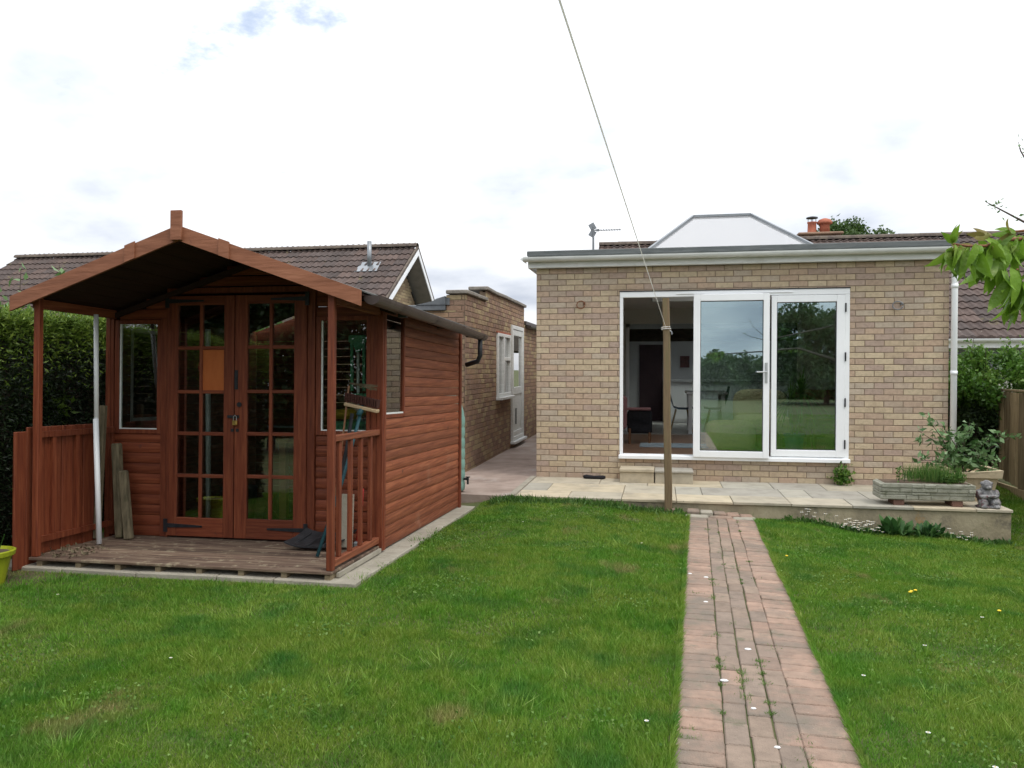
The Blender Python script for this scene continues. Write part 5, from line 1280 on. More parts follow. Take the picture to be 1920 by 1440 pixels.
# water butt behind the shed
def butt():
    t = thing('water_butt', 'pale green ribbed water butt with black tap behind the shed corner', 'water butt', (-2.42, 8.98, .1))
    pr = [(.15, 0)]; z = 0.0
    for k in range(7):
        pr += [(.185, .02 + .125 * k), (.19, .07 + .125 * k), (.185, .12 + .125 * k), (.18, .135 + .125 * k)]
    pr += [(.175, .93), (.15, 1.02), (.09, 1.07), (.085, 1.13), (.0, 1.13)]
    MB().lathe((-2.445, 9.12, PZ), pr, 24).build('barrel', M['butt'], t, smooth=True)
    MB().tube([(-2.26, 9.1, .31), (-2.20, 9.08, .31)], .014, 8).tube([(-2.21, 9.085, .33), (-2.21, 9.085, .25)], .012, 8).box(-2.235, -2.185, 9.07, 9.10, .33, .34).build('tap', M['blackplastic'], t)
butt()

# ------------------------------------------------------------------ washing line post and cord
def line_post():
    t = thing('washing_line_post', 'weathered square timber washing-line post in front of the patio', 'post', (.075, 8.86, 0))
    b = Vector((.092, 8.84, -.05)); p = Vector((.058, 8.84, 2.365))
    mb = MB(); w = .042
    P = []
    for i in range(7):
        s = i / 6; c = b.lerp(p, s) + Vector((.004 * math.sin(i * 1.7), 0, 0)); ww = w * (1.0 - .12 * s)
        for (dx, dy) in ((-1, -.75), (-.75, -1), (.75, -1), (1, -.75), (1, .75), (.75, 1), (-.75, 1), (-1, .75)): P.append((c.x + dx * ww, c.y + dy * ww, c.z))
    F = [(i * 8 + j, i * 8 + (j + 1) % 8, (i + 1) * 8 + (j + 1) % 8, (i + 1) * 8 + j) for i in range(6) for j in range(8)] + [tuple(range(8))[::-1], tuple(range(48, 56))]
    mb.add(P, F); mb.build('timber', M['pole'], t)
    MB().box(.125, .165, 8.79, 8.83, -.02, .085, b=.004, rot=(0, R(4), 0)).build('ground_peg', PAV[0], t)
    MB().tube([(.10, 8.80, 2.01), (.12, 8.79, 2.0), (.122, 8.785, 1.97)], .006, 6).build('hook', M['greymetal'], t)
    MB().tube([(.02 + .052 * math.cos(a) + .04, 8.84 + .05 * math.sin(a), 2.02 + .003 * a) for a in np.linspace(0, 12, 26)], .0045, 5).build('cord_turns', M['rope'], t)
line_post()
def cord():
    a = Vector((0.062, 8.79, 2.03)); u = (1046 - 960) / FPX; c_, s_ = math.cos(R(10.5)), math.sin(R(10.5)); d = 1.25
    q = Vector((d * u * c_ - d * s_, d * u * s_ + d * c_, 1.61 + 690 / FPX * d))
    dirn = (q - a).normalized(); far = a + dirn * 13.5
    pts = []
    for i in range(41):
        s = i / 40; p = a.lerp(far, s); p.z -= 0.0; p.z -= .05 * 4 * s * (1 - s) * .0; pts.append(p)
    o = MB().tube(pts, .0020, 6).build('washing_line', M['rope'], smooth=True)
    tag(o, 'long pale cord running overhead from the timber post towards the camera', 'washing line')
    # second post behind the camera that the cord is tied to
    t = MB().box(far.x - .045, far.x + .045, far.y - .09, far.y - .0, .1, far.z + .25, b=.008)
    tag(t.build('far_line_post', M['pole']), 'second timber washing-line post, at the far end of the cord', 'post')
cord()

# ------------------------------------------------------------------ fence on the right
def fence():
    t = thing('timber_fence', 'closeboard timber fence along the right boundary by the statue', 'fence', (4.62, 9, -.1))
    X = 4.60; y = 2.4; top = 1.30; k_ = 0
    while y < 12.2:
        bay = int((12.35 - y) / 1.83); tp = 1.29 + .045 * bay; zb = gz1(X, y) + .12
        MB().box(X - .012 * (k_ % 2), X + .014 + .004 * random.random(), y, y + .108, zb, tp + random.uniform(-.005, .003), b=.003, rot=(0, 0, R(5))).build('board', M['fence'], t)
        y += .098; k_ += 1
    for k in range(6):
        ya = 12.3 - 1.83 * k; tp = 1.29 + .045 * k; z = gz1(X, ya)
        MB().box(X - .02, X + .07, ya - .045, ya + .045, z - .1, tp + .02, b=.004).build('post', M['fence'], t)
        if k < 5:
            MB().box(X - .012, X + .03, ya - 1.78, ya - .05, tp + .006, tp + .035, b=.003).build('capping', M['fence'], t)
            MB().box(X - .015, X + .02, ya - 1.78, ya - .05, gz1(X, ya - .9) - .04, gz1(X, ya - .9) + .11, b=.004).build('gravel_board', M['fence'], t)
fence()

# ------------------------------------------------------------------ vegetation
def hedge(name, label, x0, x1, y0, y1, z0, z1, nface, ntop, seed):
    rng = np.random.RandomState(seed)
    t = thing(name, label, 'hedge', ((x0 + x1) / 2, (y0 + y1) / 2, z0))
    def surf(y, z): return x1 + .10 * vnoise(y, z, 2.0, seed) + .05 * vnoise(y, z, 6.0, seed + 1)
    # leafy skin on the near faces
    y = rng.uniform(y0, y1, nface); z = z0 + (z1 - z0) * rng.rand(nface)
    x = surf(y, z) - np.abs(rng.normal(0, .07, nface))
    P = np.stack([x, y, z], -1)
    nr = np.tile([.7, 0, -.15], (nface, 1))
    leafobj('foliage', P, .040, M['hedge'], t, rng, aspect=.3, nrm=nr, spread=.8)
    n2 = nface // 4; x = rng.uniform(x0, x1, n2); z = z0 + (z1 - z0) * rng.rand(n2); yy = y0 + np.abs(rng.normal(0, .06, n2))
    leafobj('foliage', np.stack([x, yy, z], -1), .055, M['hedge'], t, rng, aspect=.35, spread=.8)
    x = rng.uniform(x0, x1 + .08, ntop); y = rng.uniform(y0, y1, ntop)
    zt = z1 + .07 * vnoise(x * 3, y, 2.2, seed + 3) + .04 * vnoise(x, y, 8, seed + 4) - np.abs(rng.normal(0, .14, ntop)) + .06
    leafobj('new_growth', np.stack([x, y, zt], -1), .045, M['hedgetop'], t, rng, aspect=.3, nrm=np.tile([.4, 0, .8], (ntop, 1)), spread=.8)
    nb = ntop // 2; y = rng.uniform(y0, y1, nb); z = z1 - np.minimum(rng.exponential(.11, nb), .6) + .06 * vnoise(y, y * 0, 5, seed + 9)
    x = surf(y, z) + .02 - np.abs(rng.normal(0, .04, nb))
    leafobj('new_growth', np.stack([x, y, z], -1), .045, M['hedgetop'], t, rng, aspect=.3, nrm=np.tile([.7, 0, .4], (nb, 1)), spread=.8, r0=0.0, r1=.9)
    MB().box(x0 + .12, x1 - .16, y0 + .12, y1 - .1, z0, z1 - .14).build('inner_branches', M['bark'], t)
hedge('conifer_hedge', 'dark clipped conifer hedge left of the shed with fresh green top', -6.6, -5.05, 2.6, 14.0, .05, 2.02, 150000, 75000, 21)
def blob_foliage(parent, name, c, r, n, size, m, rng, shell=.55, **k):
    """leaves in clumps through an uneven ellipsoidal crown"""
    nc = max(8, n // 220); d = rng.normal(size=(nc, 3)); d /= np.linalg.norm(d, axis=1)[:, None]
    rad = shell + (1 - shell) * rng.rand(nc) ** .6
    C = np.array(c) + d * np.array(r) * rad[:, None]
    w = rng.randint(0, nc, n); sp = np.array(r).mean() * .20
    off = rng.normal(size=(n, 3)); off /= np.linalg.norm(off, axis=1)[:, None] + 1e-9; off *= (rng.rand(n) ** .5)[:, None] * sp * 1.4
    P = C[w] + off; rv = np.clip(rng.rand(nc)[w] * .5 + rng.rand(n) * .5, 0, 1)
    return leafobj(name, P, size, m, parent, rng, rndv=rv, **k)
def tree(name, label, x, y, zc, r, hgt, n, size, m, seed, group=None, trunk=.12):
    rng = np.random.RandomState(seed); random.seed(seed)
    z0 = gz1(max(-12, min(12, x)), max(-12, min(18, y))) - .05
    t = thing(name, label, 'tree', (x, y, z0), group)
    mb = MB().tube([(x, y, z0), (x + .05, y, z0 + (zc - z0) * .5), (x + .02, y + .05, zc), (x, y, zc + r[2] * .6)], [trunk, trunk * .75, trunk * .5, trunk * .12], 8)
    for k in range(9):
        a = k * 2.4; h = zc + r[2] * (-.4 + .11 * k); mb.tube([(x, y, h - r[2] * .3), (x + r[0] * .45 * math.cos(a), y + r[1] * .45 * math.sin(a), h), (x + r[0] * .85 * math.cos(a), y + r[1] * .85 * math.sin(a), h + r[2] * .25)], [trunk * .35, trunk * .2, trunk * .06], 5)
    mb.build('trunk', M['bark'], t)
    blob_foliage(t, 'crown', (x, y, zc), r, n, size, m, rng, shell=.35, aspect=.55)
tree('garden_tree', 'green broadleaf tree crown rising behind the bungalow roof', 6.0, 28.0, 4.95, (1.6, 1.3, 1.35), 6, 30000, .12, M['treeleaf'], 31, trunk=.15)
# trees and hedge behind the camera, seen reflected in the glass
tree('tall_tree', 'tall broadleaf tree reflected in the right patio door', 6.6, -13.0, 2.35, (2.8, 2.0, 1.75), 6, 22000, .18, M['treeleaf'], 41, 'trees reflected in the patio doors')
tree('slender_tree', 'narrow tree beside the tall tree, reflected in the right patio door', 9.4, -12.0, 2.6, (1.2, 1.2, 1.5), 5, 9000, .16, M['treeleaf'], 42, 'trees reflected in the patio doors')
tree('far_tree', 'low rounded tree reflected in the middle patio door', 1.6, -17.0, 1.1, (2.4, 1.8, 1.0), 4, 16000, .18, M['treeleaf'], 43, 'trees reflected in the patio doors')
tree('dark_tree', 'dark spreading tree reflected in the left shed door', -10.4, -8.0, 4.0, (2.6, 2.4, 3.0), 7, 30000, .2, M['darkleaf'], 44, 'trees reflected in the shed doors')
tree('dark_tree', 'lower dark tree reflected in the right shed door', -6.2, -10.0, 2.2, (2.6, 2.2, 2.0), 5, 26000, .2, M['darkleaf'], 45, 'trees reflected in the shed doors')
def back_hedge():
    rng = np.random.RandomState(51); t = thing('boundary_hedge', 'long boundary hedge across the far end of the garden, seen only as a reflection', 'hedge', (0, -18.5, .1))
    n = 42000; x = rng.uniform(-20, 22, n); z = .1 + 1.8 * rng.rand(n); y = -18 + .25 * vnoise(x, z, 1.2, 3) - np.abs(rng.normal(0, .12, n))
    leafobj('foliage', np.stack([x, y, z], -1), .17, M['treeleaf'], t, rng, aspect=.5)
    MB().box(-20, 22, -19.2, -18.3, .05, 1.75).build('inner_branches', M['bark'], t)
back_hedge()

# shrubs above and behind the hedge on the left
def left_shrubs():
    rng = np.random.RandomState(61)
    t = thing('laurel_shrub', 'broad-leaved laurel growing above the hedge behind the shed porch', 'shrub', (-6.9, 9.2, 0))
    blob_foliage(t, 'foliage', (-5.9, 8.8, 1.95), (.7, 2.6, .42), 8000, .10, M['laurel'], rng, shell=.3, aspect=.5)
    MB().tube([(-6.7, 9.0, 0), (-6.7, 9.0, 1.6)], .05, 6).tube([(-6.5, 8.0, 0), (-6.4, 7.8, 1.7)], .04, 6).build('stem', M['bark'], t)
    t = thing('near_shrub', 'leafy shrub at the left edge in front of the hedge', 'shrub', (-5.3, 5.6, .1))
    blob_foliage(t, 'foliage', (-5.32, 5.85, 1.0), (.28, .6, .85), 5200, .065, M['hedgetop'], rng, shell=.4, aspect=.42, r0=0, r1=.55)
    MB().tube([(-5.3, 5.7, 0), (-5.3, 5.7, 1.2)], .02, 6).build('stem', M['bark'], t)
    t = thing('bramble', 'bramble shoots with one orange leaf cluster against the tiled roof', 'plant', (-7.6, 9.0, 0))
    mb = MB(); P = []; Po = []
    for k in range(7):
        bx_, by_ = -7.3 + rng.uniform(-.4, .9), 8.6 + rng.uniform(-.6, .6); h = 2.35 + .55 * rng.rand(); top = (bx_ + rng.uniform(-.2, .3), by_, h)
        mb.tube([(bx_, by_, 0), (bx_, by_, 1.4), top], [.012, .009, .004], 5)
        for q in range(26):
            s = .45 + .55 * q / 25; P.append((bx_ + (top[0] - bx_) * s + rng.normal(0, .05), by_ + rng.normal(0, .06), h * s + rng.normal(0, .03)))
        if k == 2: Po = [(top[0] + rng.normal(0, .04), top[1] + rng.normal(0, .04), top[2] + rng.normal(0, .03)) for _ in range(16)]
    mb.build('stem', M['bark'], t)
    leafobj('leaves', np.array(P), .12, M['laurel'], t, rng, aspect=.6, r0=.4, r1=1)
    leafobj('orange_leaves', np.array(Po), .09, M['redtwig'], t, rng, aspect=.6)
left_shrubs()
def right_bush():
    rng = np.random.RandomState(71)
    t = thing('climber_bush', 'dense green climbing bush between the white downpipe and the fence', 'bush', (4.5, 12.4, -.1))
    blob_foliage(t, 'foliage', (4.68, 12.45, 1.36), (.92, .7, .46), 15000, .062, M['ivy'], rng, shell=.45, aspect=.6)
    blob_foliage(t, 'shaded_lower_foliage', (4.35, 12.45, .62), (.60, .42, .78), 16000, .055, M['darkleaf'], rng, shell=.5, aspect=.55)  # darker leaf colour paints the black shade beneath the bush
    MB().ell((4.45, 12.7, .70), (.6, .36, .85), 12, 8).build('inner_branches', M['bark'], t)
    P = []; mb = MB()
    for k in range(8):
        x = 4.05 + .22 * k + rng.uniform(-.05, .05); h = 1.72 + .42 * rng.rand()
        mb.tube([(x, 12.3, 1.5), (x + rng.uniform(-.08, .08), 12.25, h)], [.006, .003], 4)
        for q in range(26): P.append((x + rng.normal(0, .035), 12.27 + rng.normal(0, .03), 1.5 + (h - 1.5) * q / 25))
    mb.build('shoots', M['bark'], t)
    leafobj('shoot_leaves', np.array(P), .06, M['ivy'], t, rng, aspect=.5, r0=.4, r1=1)
    MB().tube([(4.5, 12.7, -.1), (4.5, 12.7, .9)], .05, 6).build('stem', M['bark'], t)
right_bush()

# cherry tree whose leafy bough hangs into the frame from the right
def cherry():
    rng = np.random.RandomState(81)
    t = thing('cherry_tree', 'cherry bough with drooping toothed green leaves hanging in at the right edge', 'tree', (4.25, 1.4, .1))
    c_, s_ = math.cos(R(10.5)), math.sin(R(10.5))
    def at(px, py, d):
        u = (px - 960) / FPX; return Vector((d * u * c_ - d * s_, d * u * s_ + d * c_, 1.61 - (py - 690) / FPX * d))
    tk = MB().tube([(4.25, 1.4, .05), (4.2, 1.4, 1.0), (4.1, 1.45, 1.9), (3.95, 1.45, 2.9)], [.09, .08, .06, .03], 10)
    tk.tube([(4.12, 1.45, 1.75), (3.1, 1.9, 2.05), (2.3, 2.1, 2.0), at(1990, 470, 2.15)], [.04, .028, .018, .010], 8)
    tk.build('trunk', M['bark'], t, smooth=True)
    b1 = [at(1990, 470, 2.15), at(1930, 448, 2.1), at(1880, 450, 2.05), at(1845, 462, 2.0), at(1810, 462, 1.98), at(1785, 458, 1.97)]
    b2 = [at(1975, 470, 2.15), at(1925, 520, 2.1), at(1905, 560, 2.08)]
    b3 = [at(1990, 440, 2.2), at(1930, 432, 2.15), at(1885, 437, 2.12)]
    MB().tube(b1, [.008, .006, .005, .004, .003, .002], 6).tube(b2, [.006, .004, .002], 6).tube(b3, [.006, .004, .003], 6).build('twig', M['redtwig'], t, smooth=True)
    # leaf meshes: elliptical, toothed, folded and drooping
    LM = []
    for v in range(5):
        n = 7; P = [(0, 0, 0)]; F = []; L = 1.0; curl = .10 + .06 * v; fold = .25 + .08 * v; W = .145 + .012 * v
        for i in range(1, n):
            s = i / n; w = W * math.sin(math.pi * s ** .8) ** .8; zc = -curl * s * s
            tooth = 1.0 + (.06 if i % 2 else -.03)
            P += [(s * L, 0, zc), (s * L - .02, w * tooth, zc + fold * w), (s * L - .02, -w * tooth, zc + fold * w)]
        P.append((L, 0.02 * (v - 2), -curl * 1.15)); e = len(P) - 1
        F += [(0, 1, 2), (0, 3, 1)]
        for i in range(n - 2):
            a = 1 + 3 * i; b = a + 3; F += [(a, b, b + 1, a + 1), (a, a + 2, b + 2, b)]
        a = 1 + 3 * (n - 2); F += [(a, e, a + 1), (a, a + 2, e)]
        # stalk
        for m in (M['cherry'], M['cherrytip']):
            me = bpy.data.meshes.new('leaf'); me.from_pydata(P, [], F); me.materials.append(m)
            me.polygons.foreach_set('use_smooth', [True] * len(me.polygons)); LM.append(me)
    def place(p, d, L, yaw, tip=False):
        d = Vector(d).normalized(); y = d.cross(Vector((math.cos(yaw), math.sin(yaw), .1))).normalized(); z = d.cross(y)
        me = LM[2 * rng.randint(5) + (1 if tip else 0)]
        o = link('leaf', me, t, p); o.rotation_euler = Matrix((d, y, z)).transposed().to_euler(); o.scale = (L, L, L)
    def along(pts, n, L, ep=.0):
        for i in range(n):
            s = (i + rng.rand() * .6) / n * (len(pts) - 1); k = int(min(s, len(pts) - 2)); p = pts[k].lerp(pts[k + 1], s - k)
            p = p + Vector((rng.normal(0, .008), rng.normal(0, .02), rng.normal(0, .008) - .004))
            d = (-.25 + rng.normal(0, .38), rng.normal(0, .45), -1.0 + rng.normal(0, .28)); place(p, d, L * rng.uniform(.75, 1.15), rng.uniform(0, 6.28))
    along([Vector((4.0, 1.5, 1.85)), Vector((3.1, 1.9, 2.05)), Vector((2.3, 2.1, 2.0))], 46, .09); along(b1, 72, .078); along(b2, 30, .085); along(b3, 26, .08)
    for (qa, qb) in (((1850, 465), (1852, 500)), ((1905, 505), (1912, 530)), ((1880, 470), (1885, 525)), ((1945, 470), (1935, 540))):
        sb = [at(*qa, 2.02), at(*qb, 2.04)]; MB().tube(sb, [.003, .0015], 5).build('twig', M['redtwig'], t); along(sb, 8, .085)
    for q in ((1785, 455), (1850, 440), (1900, 436), (1870, 470), (1780, 468)):
        for k in range(4): place(at(q[0] + rng.uniform(-8, 8), q[1] + rng.uniform(-4, 4), 2.0), (rng.normal(-.1, .5), rng.normal(0, .4), rng.normal(.2, .5)), .05, rng.uniform(0, 6), tip=rng.rand() < .45)
    # higher, further bare-ish twigs
    tw = [at(1990, 450, 3.6), at(1918, 418, 3.5), at(1893, 405, 3.5), at(1868, 392, 3.5), at(1843, 379, 3.5)]
    tw2 = [at(2000, 420, 3.6), at(1935, 330, 3.5), at(1908, 285, 3.5), at(1904, 268, 3.5)]
    MB().tube([(4.0, 1.5, 2.6), at(2050, 470, 3.5), tw[0]], [.02, .01, .006], 6).tube(tw, [.006, .005, .004, .003, .0015], 5).tube(tw2, [.006, .004, .003, .001], 5).build('twig', M['bark'], t)
    P = []
    for pts, n in ((tw, 30), (tw2, 14)):
        for i in range(n):
            s = rng.rand() * (len(pts) - 1); k = int(min(s, len(pts) - 2)); p = pts[k].lerp(pts[k + 1], s - k); P.append(tuple(p + Vector((rng.normal(0, .012), rng.normal(0, .012), rng.normal(0, .012)))))
    o = leafobj('young_leaves', np.array(P), .022, M['shrub'], t, rng, aspect=.45); o['kind'] = 'stuff'
    o = blob_foliage(t, 'crown', (4.1, 1.3, 3.2), (1.1, 1.1, .7), 1600, .10, M['treeleaf'], rng, shell=.3, aspect=.45); o['kind'] = 'stuff'
cherry()

# ------------------------------------------------------------------ planters, statue, small plants
def trough():
    t = thing('stone_trough', 'long grey stone-faced trough planter on two brick feet', 'planter', (2.78, 9.15, PZ), rot=(0, 0, 0))
    x0, x1, y0, y1, z0, z1 = 2.30, 3.22, 8.99, 9.33, .222, .395
    mb = MB().prism([(y0 + .03, z0), (y1 - .03, z0), (y1, z1), (y0, z1), (y0 - .002, z1 - .01)], 0, x0 + .02, x1 - .02)
    mb.build('trough_body', M['stoneware'], t, fix=True)
    # split-stone facing in courses
    random.seed(5); z = z0 + .003
    for h in (.05, .03, .045, .042):
        x = x0 - .0
        while x < x1 - .02:
            w = min(random.choice([.12, .18, .25, .3]), x1 - x); pr = random.uniform(.006, .018); f = (z - z0) / .18
            MB().box(x + .002, x + w - .002, y0 + .03 - .03 * f - pr, y0 + .05, z + .001, z + h - .002, b=.006, rot=(random.gauss(0, .03), 0, random.gauss(0, .01))).build('facing_stone', M['stoneware'], t); x += w
        MB().box(x0 - .012, x0 + .04, y0 + .01, y1 - .02, z + .001, z + h - .002, b=.007).build('facing_stone', M['stoneware'], t)
        z += h
    for x in (2.43, 3.0): MB().box(x, x + .105, 9.02, 9.25, PZ + .001, z0 - .001, b=.004).build('brick_foot', M['redbrick'], t)
    MB().box(x0 + .04, x1 - .04, y0 + .035, y1 - .03, z1 + .0005, z1 + .004).build('soil', M['earth'], t)
    rng = np.random.RandomState(91)
    n = 900; g = np.clip(rng.normal(2.86, .15, n), 2.60, 3.12); P = np.stack([g, rng.uniform(9.05, 9.28, n), np.full(n, z1)], -1)
    p = tag(leafobj('chives', P, .16, M['herb'], None, rng, aspect=.035, droop=-2.6, spread=.42), 'clump of grassy chives in the middle of the stone trough', 'plant')
    n = 700; P = np.stack([np.clip(rng.normal(3.0, .07, n), 2.9, 3.15), rng.uniform(9.03, 9.2, n), z1 + .08 * rng.rand(n)], -1)
    tag(leafobj('fern_herb', P, .04, M['herb'], None, rng, aspect=.25, droop=-.8), 'feathery low herb at the right part of the stone trough', 'plant')
    t2 = thing('seedling', 'thin upright leafy seedling at the left end of the stone trough', 'plant', (2.50, 9.1, z1))
    MB().tube([(2.50, 9.1, z1), (2.505, 9.1, z1 + .16)], .004, 5).tube([(2.56, 9.12, z1), (2.565, 9.12, z1 + .1)], .003, 5).build('stem', M['dock'], t2)
    P = np.array([(2.503 + rng.normal(0, .012), 9.1 + rng.normal(0, .012), z1 + .02 + .14 * k / 40) for k in range(40)]); leafobj('leaves', P, .04, M['herb'], t2, rng, aspect=.4, droop=.2)
trough()
def buff_pot():
    t = thing('square_pot', 'large square buff pot holding a grey-green shrub behind the trough', 'pot', (3.30, 9.62, PZ))
    c = (3.36, 9.60); 
    def ring(h, z): return [(c[0] - h, c[1] - h, z), (c[0] + h, c[1] - h, z), (c[0] + h, c[1] + h, z), (c[0] - h, c[1] + h, z)]
    P = ring(.17, PZ) + ring(.215, PZ + .26) + ring(.245, PZ + .265) + ring(.255, PZ + .33) + ring(.21, PZ + .33) + ring(.205, PZ + .29)
    P = [(x + .02 * 0, y, z + (.02 * math.sin((x - c[0]) * 6) if z > PZ + .3 else 0)) for x, y, z in P]
    F = [tuple(range(4))[::-1]] + [(4 * k + i, 4 * k + (i + 1) % 4, 4 * k + 4 + (i + 1) % 4, 4 * k + 4 + i) for k in range(5) for i in range(4)] + [(20, 21, 22, 23)]
    mb = MB().add(P, F); mb.build('pot', M['buffpot'], t)
    rng = np.random.RandomState(95)
    s = thing('potted_shrub', 'loose grey-green shrub with spreading stems growing in the square buff pot', 'shrub', (3.28, 9.62, PZ + .29))
    mb = MB(); P = []
    tips = [(2.87, 9.45, 1.08), (2.80, 9.5, .92), (3.02, 9.4, .98), (3.20, 9.5, .92), (3.33, 9.5, .97), (3.5, 9.45, .88), (3.68, 9.5, .92), (3.82, 9.5, .90), (3.45, 9.4, .70), (3.1, 9.4, .72), (2.95, 9.35, .66), (3.6, 9.4, .62), (3.28, 9.35, .6), (3.4, 9.7, 1.0), (3.15, 9.75, .95), (3.55, 9.4, .50), (2.78, 9.4, .60)]
    for tp in tips:
        a = Vector((3.28 + rng.normal(0, .05), 9.6 + rng.normal(0, .05), PZ + .29)); b = Vector(tp); m = a.lerp(b, .5) + Vector((0, 0, .06))
        pts = [a, m, b]; mb.tube(pts, [.007, .005, .002], 5)
        for k in range(34):
            q = .22 + .78 * k / 33; p = (a.lerp(m, q * 2) if q < .5 else m.lerp(b, q * 2 - 1)); P.append(tuple(p + Vector(rng.normal(0, .026, 3))))
    mb.build('stem', M['bark'], s); leafobj('leaves', np.array(P), .078, M['shrub'], s, rng, aspect=.46, sv=.4)
buff_pot()
def statue():
    import bmesh
    c = Vector((3.345, 9.07, PZ))
    mb = MB(); e = lambda x, y, z, a, b, d: mb.ell((c.x + x, c.y + y, c.z + z), (a, b, d), 14, 10)
    e(0, .02, .11, .085, .075, .11)       # body
    e(0, -.01, .225, .052, .052, .055)    # head
    e(0, -.05, .212, .03, .025, .024)     # muzzle
    e(-.045, .0, .25, .018, .014, .02); e(.045, .0, .25, .018, .014, .02)   # ears
    e(0, .0, .262, .035, .04, .022)
    e(-.085, -.02, .14, .03, .04, .05); e(.085, -.02, .14, .03, .04, .05)   # upper arms
    e(-.045, -.075, .12, .05, .024, .022); e(.045, -.078, .125, .05, .024, .022)   # crossed forearms
    e(-.05, -.055, .055, .045, .06, .05); e(.06, -.055, .055, .045, .06, .05)   # thighs
    e(-.055, -.105, .02, .03, .04, .022); e(.065, -.105, .02, .03, .04, .022)   # feet
    e(.09, -.03, .05, .035, .05, .055)
    mb.ell((c.x, c.y - .01, c.z + .012), (.11, .10, .016), 14, 6)
    o = mb.build('stone_statue', M['statue'], None, smooth=True)
    r = o.modifiers.new('remesh', 'REMESH'); r.mode = 'VOXEL'; r.voxel_size = .006; r.use_smooth_shade = True
    tx = bpy.data.textures.new('statue_relief', 'CLOUDS'); tx.noise_scale = .02
    d = o.modifiers.new('relief', 'DISPLACE'); d.texture = tx; d.strength = .009; d.mid_level = .5; d.texture_coords = 'LOCAL'
    tag(o, 'small weathered grey stone figure sitting with folded arms at the patio corner', 'statue')
statue()
